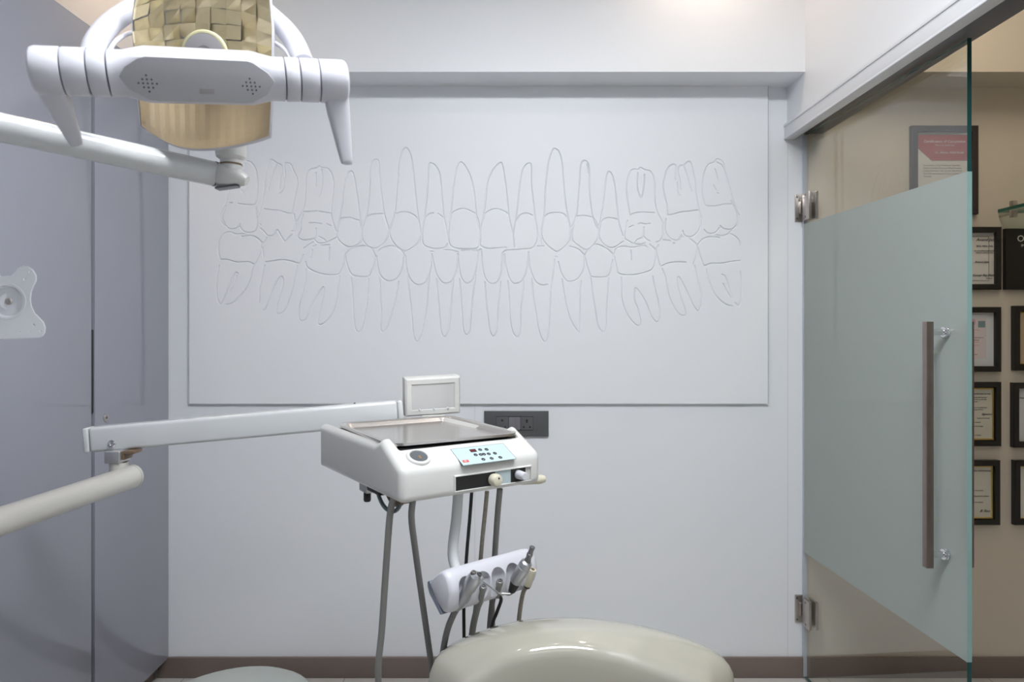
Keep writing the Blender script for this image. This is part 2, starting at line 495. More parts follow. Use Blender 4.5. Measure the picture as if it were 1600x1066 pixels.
# ------------------------------------------------------------------ engraved tooth panel
A = (330, 225, .15013)
B = (330, 340, .18760)
C7 = (300, 220, .30026)
C8 = (740, 220, .30026)
CC = (970, 225, .15013)
DD = (970, 340, .18760)
LINES = """
A 365,175 410,190 455,250 475,330 488,430 480,530 465,610 440,632 400,632 340,628 275,620
A 190,612 220,612
A 350,205 345,290
A 300,190 250,240 205,360 180,485 165,570 130,650 105,720 105,800 140,852
A 155,650 130,710 115,770 150,850 190,882 240,882 280,865 297,835
A 297,862 330,905 370,922 425,917 465,895 478,840 472,740 468,660
A 365,425 340,490 325,510 312,475
A 490,738 520,670 545,520 565,370 580,260 598,190 620,162 650,175 690,203 715,210 735,235 735,290 720,350 715,470
A 680,215 640,310 610,400 595,485
A 765,360 770,330 765,280 762,220 770,198 800,198 830,220 860,290 890,350 898,420 880,510 862,600 848,680 845,720
A 845,720 800,722 750,708 700,692 640,688 550,675
A 755,360 758,440 740,490 708,515
A 505,835 515,845
A 510,880 545,910 580,950 620,955 660,935 685,895 720,950 765,1012 790,985 835,945
A 835,910 865,900 875,850 870,790 860,730
A 885,805 910,770 950,700 972,640 980,540 985,400 995,320 1020,270 1060,255 1100,248 1122,232 1150,248 1195,250 1235,280 1260,340 1272,400 1268,500 1258,610 1245,720
A 1245,720 1200,715 1120,702
A 950,705 1030,703 1100,698
A 1090,300 1090,440
A 1148,270 1160,340 1155,430 1135,510 1120,555
A 955,740 935,800 930,900 900,960 935,995 990,1000 1065,988 1085,960 1090,880
A 1245,720 1260,790 1280,860 1295,905 1315,910
A 1015,822 1080,822 1145,832
A 1205,835 1240,852
A 1065,990 1110,1030 1180,1030 1240,1005 1300,975
A 1120,965 1160,985 1190,1010
C7 750,472 765,420 780,340 790,250 800,200 812,165 830,160 842,185 852,240 865,330 878,420 885,455
C7 776,403 820,400 845,408 868,415
C7 776,403 758,450 752,490 765,520 795,545 820,553 850,547 880,520 882,480 872,430 868,412
C7 885,455 905,400 918,330 925,240 928,140 940,105 962,98 972,120 978,200 990,310 1000,380 1015,430 1025,465
C7 905,395 940,383 998,380
C7 910,395 890,440 882,480 885,510 910,545 945,560 975,550 1005,525 1022,480 1015,440 998,382
C7 1025,465 1045,420 1060,330 1070,210 1078,120 1092,60 1110,36 1130,55 1145,110 1158,230 1168,330 1180,420 1193,490
C7 1062,380 1090,371 1125,373 1150,385 1168,398
C7 1050,400 1030,460 1032,500 1055,540 1085,565 1108,574 1140,560 1175,530 1188,490 1180,430 1168,398
C7 1193,490 1205,430 1218,330 1228,220 1230,130 1245,116 1270,135 1290,180 1300,280 1310,390 1320,440 1328,490
C7 1212,400 1235,380 1255,377
C7 1280,380 1308,400
C7 1210,400 1200,450 1198,500 1205,540 1240,558 1280,562 1315,555 1328,538
C7 1328,490 1340,420 1352,330 1362,230 1375,150 1395,112 1420,130 1450,190 1468,270 1475,340 1485,420 1497,478
C7 1350,378 1385,357 1420,354 1475,378
C7 1348,380 1338,440 1335,510 1345,545 1375,560 1430,563 1480,560 1496,540 1500,490 1490,420 1476,378
C8 30,478 45,420 60,330 70,240 95,160 135,116 150,130 165,220 175,310 185,400 205,490
C8 58,378 90,360 125,355 160,368 183,385
C8 58,378 40,440 30,510 35,545 60,560 110,560 170,555
C8 205,490 212,550
C8 205,490 215,430 228,340 238,250 250,170 268,130 290,117 300,135 300,220 310,310 320,400 330,460 335,490
C8 222,412 245,385 275,377 305,388
C8 335,490 325,535 300,560 250,565 190,570 165,572 150,585
C8 350,540 352,480 365,400 370,310 380,180 395,90 412,47 425,42 445,60 460,120 470,240 482,350 495,420 503,455
C8 372,393 395,378 440,374 465,380 485,397
C8 370,390 355,450 355,500 380,540 425,575 445,573 480,545 500,510 502,450 487,400
C8 330,548 365,548
C8 503,455 520,430 535,390 542,320 550,230 557,130 572,104 592,112 602,150 602,260 610,340 618,390 635,440 648,462
C8 590,120 598,170
C8 532,392 580,390 615,397
C8 532,392 518,450 515,515 545,545 582,567 610,555 635,530 650,490 640,430 618,395
C8 648,462 662,410 675,320 688,210 695,175 705,160 722,180 735,240 745,330 755,420 775,490 780,495
C8 663,420 690,403 715,402 750,410
C8 663,420 652,480 660,515 685,545 715,557 745,548 778,525
CC 95,740 75,610 60,480 65,400 80,330 105,280 135,263 180,265 205,245 250,270 300,280 330,320 350,390 352,500 358,620 385,720 445,825
CC 95,740 150,720 220,712 345,717
CC 175,300 170,400 180,490 205,555 222,540 238,460 248,380 248,320
CC 70,800 45,900 42,980 80,1010 135,1035 175,995 230,965 240,870
CC 90,870 130,850
CC 180,835 205,825 250,835 305,830
CC 240,965 270,995 300,1010
CC 445,825 438,900 435,960 410,1005 370,1022
CC 135,1035 200,1048 250,1030
CC 485,740 480,640 455,530 440,430 455,360 480,270 515,225 550,213 575,230 572,280 565,340 568,372
CC 485,740 540,735 620,712 700,703 760,695 800,688
CC 600,300 600,250 625,222 655,222 690,190 715,182 735,205 750,270 770,360 780,480 800,610 820,700 843,770
CC 600,310 620,380 625,480
CC 585,400 590,480 605,525 622,532
CC 655,225 690,320 720,420 740,500
CC 470,780 462,880 480,940 520,985 570,1003 605,995 632,950
CC 645,905 660,945 700,965 740,965 790,930 825,870 835,800 828,730
CC 440,1000 515,1008
CC 640,968 655,968
CC 545,1035 560,1035
CC 880,638 860,560 848,440 860,340 885,260 920,210 975,190 990,165 1015,157 1050,175 1075,210 1072,250 1050,215 1000,190
CC 1075,250 1100,330 1135,440 1160,550 1185,630 1215,710 1232,740
CC 880,638 940,648 1010,642 1070,628 1140,625 1165,618 1150,590
CC 980,260 1005,340 1025,430
CC 965,425 995,480
CC 1005,512 1015,512
CC 1175,640 1205,720 1218,780 1205,840 1160,885 1100,888 1060,875 1035,850
CC 865,890 900,925 950,933 1000,910 1025,875
CC 995,945 1050,955 1110,940 1150,905 1215,850
B 75,350 60,290 58,230 75,165 110,130 155,120 200,137 280,135
B 250,160 300,152 345,153 385,172 428,208 462,168
B 75,350 130,350 210,372 310,370 355,388 385,345 410,270 415,200
B 65,400 45,530 45,620 55,690 75,718 100,690 130,615 165,530 200,460 220,465
B 210,490 185,560 155,612
B 355,395 325,500 290,590 230,660 175,712 120,725
B 450,372 510,362 585,352 660,362 735,378 765,310
B 435,330 425,250
B 445,400 420,510 402,600 400,710
B 425,768 445,768 465,730 500,630 540,540 575,492 598,505 600,560 575,640 550,720 545,795 580,798 615,765 645,690 680,580 700,480 715,405
B 770,255 800,235 848,205
B 785,370 800,415 860,450 930,472 1000,478 1060,470 1085,430 1105,360 1115,300
B 840,270 830,335
B 985,250 978,355
B 915,230 985,228
B 840,245 870,230
B 790,430 785,530 755,640 735,740 730,820 740,855 770,858 800,825 840,720 885,640 930,580 940,620 930,690 905,790 890,870 900,893 940,880 990,825 1030,740 1050,650 1060,560 1068,490
C7 795,590 830,560 880,548 925,553 945,580 955,605
C7 795,590 805,640 820,680 845,703 915,706 935,675 950,630 955,605
C7 828,715 835,800 840,900 848,970 860,992 880,985 895,930 912,830 918,720
C7 970,575 990,558 1025,548 1060,553 1095,580 1105,600
C7 960,600 965,650 980,700 1010,727 1040,728 1070,710 1090,670 1102,600
C7 975,715 980,800 985,900 983,985 1005,985 1030,930 1055,840 1068,780 1075,735
C7 1110,600 1115,660 1130,710 1155,742 1185,750 1215,735 1235,690 1245,640 1248,590
C7 1122,700 1132,800 1142,900 1150,990 1165,1042 1185,1030 1205,960 1222,860 1230,760 1235,700
C7 1250,600 1260,650 1275,700 1300,735 1325,742 1355,725 1375,670 1385,590
C7 1315,568 1350,570 1385,580
C7 1240,575 1255,577
C7 1272,720 1282,830 1290,930 1298,1000 1315,1020 1335,985 1345,900 1352,800 1360,725
C7 1382,590 1390,660 1400,710 1420,738 1440,740 1465,715 1480,650 1490,572
C7 1392,720 1400,810 1405,900 1412,985 1428,1010 1445,985 1452,900 1462,800 1475,700
C7 1400,572 1480,566
C7 1500,548 1532,560
C8 40,575 45,640 55,700 75,735 105,743 130,725 145,670 150,590
C8 58,735 65,830 75,920 88,1000 105,1018 120,985 125,890 135,800 140,735
C8 -10,570 20,572 40,565
C8 160,590 165,640 180,700 200,738 225,743 255,725 275,670 287,580
C8 178,730 185,830 190,930 205,1000 228,1022 242,985 245,890 255,800 260,730
C8 285,580 290,640 305,700 330,740 360,752 385,748
C8 302,720 312,820 325,900 340,990 365,1045 382,1030 392,940 400,800 412,700 420,620
C8 425,605 435,605
C8 500,550 540,562 570,590 577,600 570,670 545,715 510,732 480,725 455,685 440,630
C8 460,720 475,820 500,920 540,990 548,980 552,880 555,780 560,730
C8 580,600 592,575 635,540 690,560 725,590
C8 578,600 590,650 605,695 620,708 690,708 712,680 725,620
C8 610,715 620,800 635,890 648,965 675,995 688,975 690,890 695,800 703,715
C8 728,590 745,560 780,550 830,555 885,545 905,555
C8 730,600 745,660 760,693 820,698 870,692 930,668 945,620 948,570 915,540
C8 818,570 820,620
DD 5,500 5,560 10,680 50,800 110,880 150,900 165,870 145,770 115,690 115,600 130,590 170,640 215,720 255,820 295,868 320,855 325,800 310,690 285,590 265,490
DD 350,185 410,192
DD 315,230 295,275 330,400 380,385 440,372 540,372
DD 580,180 610,205 635,235 630,310 605,385
DD 345,425 375,500 395,620 430,720 490,805 540,810 535,760 500,660 475,570 472,510 490,500 540,590 590,700 630,770 655,770 675,700 665,600 635,500 615,400
DD 640,230 680,185 730,163 820,168
DD 910,135 950,155 985,190 995,240
DD 640,250 670,340 697,400 750,382 840,382 920,368 990,360
DD 715,430 735,520 770,610 820,680 880,725 930,738
DD 995,450 1010,560 1005,670 985,730 950,710
DD 840,475 870,490 895,560 930,670 890,620 852,550
"""
PX0, PX1 = (298 - CX) / F * D, (1198 - CX) / F * D
PZ0, PZ1 = CAMZ - (630.5 - CY) / F * D, SOFF
PT = 0.014
PYF = D - PT
kk = PYF / F


def tooth_panel():
    crops = dict(A=A, B=B, C7=C7, C8=C8, CC=CC, DD=DD)
    pts = []
    for ln in LINES.strip().split('\n'):
        t = ln.split()
        ox, oy, s = crops[t[0]]
        q = []
        for c in t[1:]:
            a, e = c.split(',')
            q.append(Vector(((ox + float(a) * s - CX) * kk, CAMZ - (oy + float(e) * s - CY) * kk, 0)))
        q = crom(q, 10)
        for p0, p1 in zip(q, q[1:]):
            n = max(1, int((p1 - p0).length / 0.0006))
            for k in range(n):
                p = p0.lerp(p1, k / n)
                pts.append((p.x, p.y))
        pts.append((q[-1].x, q[-1].y))
    pts = np.array(pts)
    cell, sub = 0.024, 20
    nx = int(round((PX1 - PX0) / cell))
    nz = int(round((PZ1 - PZ0) / cell))
    cx, cz = (PX1 - PX0) / nx, (PZ1 - PZ0) / nz
    HW, DEP = 0.0030, 0.0055
    buckets = {}
    gx, gz = (pts[:, 0] - PX0) / cx, (pts[:, 1] - PZ0) / cz
    mx, mz = HW * 1.3 / cx, HW * 1.3 / cz
    for i in range(len(pts)):
        for bx in range(int(math.floor(gx[i] - mx)), int(math.floor(gx[i] + mx)) + 1):
            for bz in range(int(math.floor(gz[i] - mz)), int(math.floor(gz[i] + mz)) + 1):
                buckets.setdefault((bx, bz), []).append(i)
    W = nx * sub + 1
    keys, disp, quads = [], [], []
    ii, jj = np.meshgrid(np.arange(sub + 1), np.arange(sub + 1), indexing='ij')
    for bx in range(nx):
        for bz in range(nz):
            ids = buckets.get((bx, bz))
            if ids is None:
                a = np.array([(bx * sub, bz * sub), ((bx + 1) * sub, bz * sub), ((bx + 1) * sub, (bz + 1) * sub), (bx * sub, (bz + 1) * sub)])
                k = a[:, 0] + a[:, 1] * W
                keys.append(k)
                disp.append(np.zeros(4))
                quads.append(k[None, :])
                continue
            I, J = bx * sub + ii, bz * sub + jj
            vx, vz = PX0 + I * cx / sub, PZ0 + J * cz / sub
            q = pts[ids]
            d2 = (vx[..., None] - q[:, 0]) ** 2 + (vz[..., None] - q[:, 1]) ** 2
            dm = np.sqrt(d2.min(axis=-1))
            t = np.clip(1 - dm / HW, 0, 1)
            K = I + J * W
            keys.append(K.ravel())
            disp.append((DEP * t * t * (3 - 2 * t)).ravel())
            quads.append(np.stack([K[:-1, :-1], K[1:, :-1], K[1:, 1:], K[:-1, 1:]], axis=-1).reshape(-1, 4))
    keys, disp, quads = np.concatenate(keys), np.concatenate(disp), np.concatenate(quads)
    uk, first, inv = np.unique(keys, return_index=True, return_inverse=True)
    I, J = uk % W, uk // W
    co = np.stack([PX0 + I * cx / sub, np.full(len(uk), PYF) + disp[first], PZ0 + J * cz / sub], axis=-1)
    faces = np.searchsorted(uk, quads)
    # the four sides and back of the board
    nb = len(co)
    corners = np.array([(PX0, PYF, PZ0), (PX1, PYF, PZ0), (PX1, PYF, PZ1), (PX0, PYF, PZ1)])
    cid = [int(np.searchsorted(uk, k)) for k in (0, nx * sub, nx * sub + nz * sub * W, nz * sub * W)]
    back = corners.copy()
    back[:, 1] = D
    co = np.concatenate([co, back])
    extra = [(cid[i], nb + i, nb + (i + 1) % 4, cid[(i + 1) % 4]) for i in range(4)] + [(nb, nb + 1, nb + 2, nb + 3)]
    faces = np.concatenate([faces, np.array(extra)])
    me = bpy.data.meshes.new('engraved_wall_panel')
    me.vertices.add(len(co))
    me.vertices.foreach_set('co', co.ravel().astype(np.float32))
    me.loops.add(faces.size)
    me.loops.foreach_set('vertex_index', faces.ravel().astype(np.int32))
    me.polygons.add(len(faces))
    me.polygons.foreach_set('loop_start', (np.arange(len(faces)) * 4).astype(np.int32))
    me.update(calc_edges=True)
    me.validate()
    me.materials.append(M['panel'])
    sharp(me, 50)
    for k in range(len(me.polygons) - 5, len(me.polygons)):
        me.polygons[k].use_smooth = False
    o = bpy.data.objects.new('engraved_wall_panel', me)
    COL.objects.link(o)
    tag(o, 'large white wall panel engraved with two rows of tooth outlines', 'wall panel')
    for nm, x0, x1 in (('edge_shade_strip', PX0 - .0012, PX0 + .0014), ('edge_shade_strip', PX1 - .0014, PX1 + .0012)):  # grey strips stand in for the thin shadow line down each side
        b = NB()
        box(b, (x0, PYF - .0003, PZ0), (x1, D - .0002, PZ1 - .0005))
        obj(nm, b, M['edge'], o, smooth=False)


tooth_panel()

# ------------------------------------------------------------------ grey wardrobe on the left
cab = thing('wardrobe', 'tall glossy grey wardrobe with flat doors along the left side', 'wardrobe', (-1.56, 1.3, 0))
b = NB()
box(b, (XL + .004, .30, .075), (CABX - .020, D - .003, CABTOP))
obj('carcass', b, M['carcass'], cab)
b = NB()
box(b, (XL + .02, .32, 0), (CABX - .045, D - .014, .075))
obj('plinth', b, M['base'], cab)
door0 = None
for i, (y0, y1) in enumerate(((2.099, D - .003), (1.50, 2.081), (.90, 1.482), (.30, .882))):
    b = NB()
    box(b, (CABX - .018, y0, .072), (CABX, y1, CABTOP), .0012, seg=2)
    o = obj('door', b, M['laminate'], cab)
    if i == 0:
        b = NB()
        c = Vector((CABX, 2.154, 1.023))
        lathe(b, [(0, -.004), (.0125, -.004), (.0125, .0025), (.011, .004), (.006, .004), (.005, .002), (0, .002)], axis(c, (1, 0, 0)))
        obj('lock', b, M['hinge'], o)
        b = NB()
        box(b, (CABX + .001, 2.151, 1.0215), (CABX + .0045, 2.157, 1.0245))
        obj('keyhole', b, M['black'], o)
b = NB()
box(b, (CABX - .019, 2.0815, 1.045), (CABX - .003, 2.0985, 1.302), .003)
obj('finger_pull', b, M['black'], cab)

# ------------------------------------------------------------------ frosted glass door
ZT, ZB, FT, FB = 2.028, .008, 1.695, .473
h0, h1 = Vector((1.1117, 2.545, 0)), Vector((1.1490, 1.70, 0))
gd = (h1 - h0).normalized()
gn = Vector((-gd.y, gd.x, 0))
if gn.x > 0:
    gn = -gn                    # towards the treatment room
GT = .0115
LEN = (h1 - h0).length
TD = frame(h0, gd, -gn, (0, 0, 1))   # x along the pane, y into the corridor
door = thing('door_1', 'hinged glass door with a frosted band and square pull handles', 'door', (h0.x, h0.y, 0), kind='structure')
b = NB()
box(b, (0, 0, ZB), (LEN, GT, ZT), 0, TD)
b.faces.ensure_lookup_table()
for f in b.faces:
    n = f.normal
    f.material_index = 0 if abs(n.dot(gn)) > .9 else (2 if n.dot(gd) < -.9 else 1)
obj('glass_pane', b, [M['glass'], M['glass_edge'], M['seal']], door, smooth=False)
b = NB()
box(b, (.001, -.0006, FB), (LEN + .0008, GT + .0006, FT), 0, TD)
for f in b.faces:
    f.material_index = 1 if abs(f.normal.dot(gd)) > .9 else 0
obj('frosted_band', b, [M['frost'], M['frost_edge']], door, smooth=False)
b = NB()
box(b, (-.011, -.0004, ZB), (-.0005, GT + .0004, ZT), .001, TD)
obj('hinge_seal', b, M['seal'], door)
hx = .918 * LEN
for side, off in ((-1, -.053), (1, GT + .043)):
    b = NB()
    box(b, (hx - .009, off - .0095, .686), (hx + .009, off + .0095, 1.322), .0012, TD, 2)
    hb = obj('pull_handle', b, M['bronze'], door)
    for z in (.719, 1.295):
        b = NB()
        s0 = -.001 if side < 0 else GT + .001
        e = off + .009 * (-side)
        c = TD @ Vector((hx, s0, z))
        L = abs(e - s0)
        lathe(b, [(0, 0), (.0135, 0), (.0135, .005), (.0125, .006), (.0125, .009), (.0135, .010), (.0135, .012), (.0085, .013), (.0085, L), (0, L)], axis(c, gn * (-side)))
        obj('standoff', b, M['chrome'], hb)
for z in (1.757, .258):
    b = NB()
    box(b, (1.083, D - .007, z - .051), (1.117, D - .0005, z + .051), .001)
    hg = obj('hinge', b, M['hinge'], door)
    b = NB()
    box(b, (.012, -.012, z - .051), (.062, -.0012, z + .051), .0015, TD)
    obj('clamp_plate', b, M['hinge'], hg)
    b = NB()
    box(b, (.012, GT + .0012, z - .051), (.062, GT + .012, z + .051), .0015, TD)
    obj('clamp_plate', b, M['hinge'], hg)
    b = NB()
    box(b, (1.096, D - .018, z - .024), (1.1075, D - .004, z + .024), .002)
    obj('knuckle', b, M['hinge'], hg)
    b = NB()
    for dz in (-.04, .04):
        lathe(b, [(0, 0), (.004, 0), (.004, .001), (0, .0012)], axis((1.0895, D - .007, z + dz), (0, -1, 0)), 12)
        lathe(b, [(0, 0), (.004, 0), (.004, .001), (0, .0012)], axis(TD @ Vector((.036, -.012, z + dz)), gn), 12)
    obj('screw_heads', b, M['darkmetal'], hg)

# ------------------------------------------------------------------ certificates in the corridor
TW = lambda X, Z, y=D: frame((X, y, Z), (1, 0, 0), (0, 0, 1), (0, -1, 0))   # local z comes out of the wall


def wx(px):
    return (px - CX) / F * (D - .01)


def wz(py):
    return CAMZ - (py - CY) / F * (D - .01)


def ring_frame(w, h, t, depth):
    b = NB()
    o = [(-w / 2, -h / 2), (w / 2, -h / 2), (w / 2, h / 2), (-w / 2, h / 2)]
    i = [(-w / 2 + t, -h / 2 + t), (w / 2 - t, -h / 2 + t), (w / 2 - t, h / 2 - t), (-w / 2 + t, h / 2 - t)]
    ri = [[Vector((x, y, z)) for x, y in p] for p, z in ((o, 0), (o, depth - .003), ([(x * (1 - .006 / w), y * (1 - .006 / h)) for x, y in o], depth),
                                                       ([(x * (1 + .004 / w), y * (1 + .004 / h)) for x, y in i], depth), (i, depth - .002), (i, .002))]
    loft(b, ri + [ri[0]], caps=False)
    bmesh.ops.remove_doubles(b, verts=b.verts, dist=1e-6)
    return b


def certificate(x0, x1, y0, y1, label, lines, t=.022, depth=.02, fm='frame_black', paper='paper', lip=None, margin=0.0, extra=None, group='framed certificates on the corridor wall'):
    X0, X1, Z1, Z0 = wx(x0), wx(x1), wz(y0), wz(y1)
    w, h = X1 - X0, Z1 - Z0
    T = TW((X0 + X1) / 2, (Z0 + Z1) / 2)
    r = thing('framed_certificate', label, 'certificate', ((X0 + X1) / 2, D, Z0), group)
    fb = ring_frame(w, h, t, depth)
    bmesh.ops.transform(fb, matrix=T, verts=fb.verts)
    obj('frame', fb, M[fm], r, smooth=False)
    b = NB()
    box(b, (-w / 2 + t * .7, -h / 2 + t * .7, .001), (w / 2 - t * .7, h / 2 - t * .7, .006), 0, T)
    sh = obj('sheet', b, M['mount' if margin else paper], r, smooth=False)
    if margin:
        b = NB()
        box(b, (-w / 2 + t + margin, -h / 2 + t + margin, .0055), (w / 2 - t - margin, h / 2 - t - margin, .0066), 0, T)
        obj('print', b, M[paper], sh, smooth=False)
    if lip:
        fb = ring_frame(w - 2 * t + .001, h - 2 * t + .001, lip, .011)
        bmesh.ops.transform(fb, matrix=T, verts=fb.verts)
        obj('gold_lip', fb, M['gold'], r, smooth=False)
    for (s, sz, fx, fy, al, shr) in lines:
        b = NB()
        text(b, s, sz, T @ Matrix.Translation((fx * w, fy * h, .0070)), al, shr)
        obj('lettering', b, M['ink'], sh, smooth=False)
    if extra:
        extra(r, sh, T, w, h)
    return r


def red_cert(r, sh, T, w, h):
    iw, ih = w / 2 - .029, h / 2 - .030
    b = NB()
    prism(b, [(-iw, ih - .002), (iw, ih - .002), (iw, ih - .098), (-iw + .052, ih - .098), (-iw, ih - .052)], .0065, .0074, T)
    obj('red_heading', b, M['cert_red'], sh, smooth=False)
    for s, sz, dx, dy in (('Certification of Completion', .0138, .004, .031), ('This is to certify that', .0085, .004, .044), ('Dr. Afreen Abdul Kadir', .0115, .022, .072)):
        b = NB()
        text(b, s, sz, T @ Matrix.Translation((dx, ih - dy, .0078)), 'CENTER')
        obj('white_lettering', b, M['white_ink'], sh, smooth=False)
    for k, s in enumerate(('Has attended a 3 day Workshop on Operative', 'Implant Essentials & Rotary at Clinical Dentistry', 'conducted between 14th  and 16th  Dec 2018 at',
                           'Dental Education Research Centre, Coimbatore')):
        b = NB()
        text(b, s, .0073, T @ Matrix.Translation((-iw + .020, ih - .118 - .0105 * k, .0070)), 'LEFT')
        obj('body_lettering', b, M['grey_ink'], sh, smooth=False)
    for s, sz, dx, dy, shr in (('Tamilnadu', .0073, .020, .16, 0), ('Dr. C. Raju', .0082, .036, .190, .3)):
        b = NB()
        text(b, s, sz, T @ Matrix.Translation((-iw + dx, ih - dy, .0070)), 'LEFT', shr)
        obj('body_lettering', b, M['grey_ink'], sh, smooth=False)


certificate(1423, 1527, 197, 335, 'dark framed certificate with a red heading, topmost on the corridor wall', [], t=.023, fm='frame_dark', extra=red_cert)


def double_rule(r, sh, T, w, h):
    fb = ring_frame(w - .078, h - .066, .003, .0072)
    bmesh.ops.transform(fb, matrix=T, verts=fb.verts)
    obj('border_rule', fb, M['grey_ink'], sh, smooth=False)


certificate(1484, 1563, 355, 453, 'black framed certificate in script with a grey ruled border, left of black plaque',
            [('Anand Jain', .0165, .22, .28, 'CENTER', .35), ('BDS, MDS, FDS', .0095, .20, .185, 'CENTER', 0), ('has successfully completed the', .0062, .20, .115, 'CENTER', 0),
             ('course in clinical practice', .0062, .20, .085, 'CENTER', 0), ('Anand Jain', .012, .14, -.07, 'CENTER', .35),
             ('Kumar Raj Mohan', .0125, .20, -.285, 'CENTER', .5), ('Director', .0065, .29, -.325, 'CENTER', .2)], t=.021, extra=double_rule)


def pink_print(r, sh, T, w, h):
    b = NB()
    box(b, (-w * .30, -h * .30, .0062), (w * .24, h * .33, .0070), 0, T)
    obj('pink_sheet', b, M['pale_pink'], sh, smooth=False)
    b = NB()
    box(b, (-w * .28, h * .23, .0066), (w * .02, h * .31, .0074), 0, T)
    obj('pink_heading', b, M['pink'], sh, smooth=False)
    for z in (.14, -.05, -.10):
        b = NB()
        box(b, (-w * .28, h * z, .0066), (w * .10, h * (z + .012), .0074), 0, T)
        obj('pink_rule', b, M['pink'], sh, smooth=False)
    b = NB()
    box(b, (w * .075, h * .185, .0066), (w * .215, h * .285, .0076), 0, T)
    obj('teal_stamp', b, M['teal_print'], sh, smooth=False)


certificate(1484, 1562.5, 480, 581, 'black framed certificate with pink print and a small teal square',
            [('is hereby admitted as', .007, .02, .02, 'CENTER', 0), ('Member', .0085, .02, -.02, 'CENTER', 0), ('Secretary', .006, .0, -.24, 'CENTER', 0)],
            t=.021, paper='paper_blue', margin=.006, extra=pink_print)
certificate(1484, 1562.5, 597, 697, 'black framed certificate with gold lip and dense typed lines, below pink print',
            [('REGISTRATION CERTIFICATE OF THE', .0072, .0, .30, 'CENTER', 0), ('This is to certify that the clinic has been', .0058, .0, .25, 'CENTER', 0),
             ('duly registered under the act and rules', .0058, .0, .22, 'CENTER', 0), ('framed thereunder', .0058, -.05, .185, 'CENTER', 0),
             ('Name and address of establishment', .0058, .03, .09, 'CENTER', 0), ('Main road, ground floor', .0058, .03, .06, 'CENTER', 0),
             ('Signature', .011, .25, -.02, 'CENTER', .5), ('Registrar of the council', .005, .18, -.075, 'CENTER', 0), ('Valid until renewed', .0058, -.0, -.14, 'CENTER', 0),
             ('Terms of the licence apply', .0055, .02, -.20, 'CENTER', 0), ('Note: to be displayed', .005, .02, -.34, 'CENTER', 0)],
            t=.021, paper='paper_warm', lip=.007)
certificate(1484, 1561, 719, 820, 'black framed certificate with gold lip and a round stamp, lowest of left column',
            [('Certificate of Achievement', .0085, .12, .32, 'CENTER', 0), ('is awarded to the practice', .006, .02, .02, 'CENTER', 0), ('for outstanding service to patients', .006, .08, -.07, 'CENTER', 0),
             ('in the district', .006, .10, -.165, 'CENTER', 0), ('B. Rao', .014, .22, -.31, 'CENTER', .5)], t=.021, paper='paper_warm', lip=.007)
certificate(1582.5, 1662, 478, 579, 'black framed certificate with tan lip, directly below the black plaque',
            [('Certificate', .012, 0, .30, 'CENTER', 0)], t=.022, paper='brass_sheet', lip=.005)
certificate(1581, 1662, 598, 699, 'black framed certificate on blue white paper, second below the black plaque',
            [('Diploma of Membership', .0085, -.12, .25, 'CENTER', 0), ('of the dental association', .006, -.1, .05, 'CENTER', 0), ('awarded this day', .006, -.12, -.1, 'CENTER', 0)], t=.022, paper='paper_blue')
certificate(1583, 1662, 719, 820, 'black framed certificate with gold lip, lowest below the black plaque',
            [('Award', .012, -.1, .25, 'CENTER', 0)], t=.022, paper='paper', lip=.005)
# black plaque with the maker's lettering
X0, X1, Z1, Z0 = wx(1569), wx(1664), wz(357.5), wz(453)
pq = thing('wall_plaque', 'plain black plaque with white lettering below the glass shelf', 'plaque', ((X0 + X1) / 2, D, Z0))
b = NB()
box(b, (X0, D - .018, Z0), (X1, D, Z1), .002)
obj('board', b, M['frame_black'], pq)
b = NB()
text(b, 'OSSTEM', .034, TW(wx(1586.5), wz(378), D - .018), 'LEFT')
obj('lettering', b, M['white_ink'], pq, smooth=False)
b = NB()
text(b, 'IMPLANT', .0135, TW(wx(1593), wz(386), D - .018), 'LEFT')
obj('lettering', b, M['white_ink'], pq, smooth=False)
# glass shelf with clamp
sx, sz = (1559 - CX) / F * D, CAMZ - (330 - CY) / F * D
gs = thing('glass_shelf', 'green edged glass shelf clamped to the beige corridor wall', 'shelf', (sx + .2, D, sz))
b = NB()
box(b, (sx, 2.31, sz - .006), (XC - .01, D - .001, sz + .006))
for f in b.faces:
    f.material_index = 0 if abs(f.normal.z) > .9 else 1
obj('shelf_pane', b, [M['shelf_glass'], M['shelf_edge']], gs, smooth=False)
for cx in (sx + .004, XC - .06):
    b = NB()
    box(b, (cx - .006, 2.480, sz + .0065), (cx + .012, 2.500, sz + .026), .002)
    br_ = obj('bracket', b, M['hinge'], gs)
    b = NB()
    box(b, (cx - .006, 2.480, sz - .034), (cx + .012, 2.500, sz - .0065), .002)
    tube(b, [(cx + .003, 2.49, sz - .02), (cx + .003, D - .0005, sz - .02)], .004, 10)
    obj('bracket', b, M['hinge'], gs)

# ------------------------------------------------------------------ power socket on the back wall
X0, X1, Z1, Z0 = (756.5 - CX) / F * D, (857 - CX) / F * D, CAMZ - (642 - CY) / F * D, CAMZ - (682 - CY) / F * D
so = thing('power_socket', 'dark grey double power socket on the wall below the panel', 'socket', ((X0 + X1) / 2, D, Z0))
TS = TW((X0 + X1) / 2, (Z0 + Z1) / 2)
sw, shh = X1 - X0, Z1 - Z0
b = NB()
box(b, (-sw / 2, -shh / 2, 0), (sw / 2, shh / 2, .010), .002, TS)
obj('cover_plate', b, M['socket'], so)


def keyhole_holes(cx):
    return [circ(cx, .011, .0032, 14), circ(cx - .0105, -.0125, .0026, 12), circ(cx + .0105, -.0125, .0026, 12)]


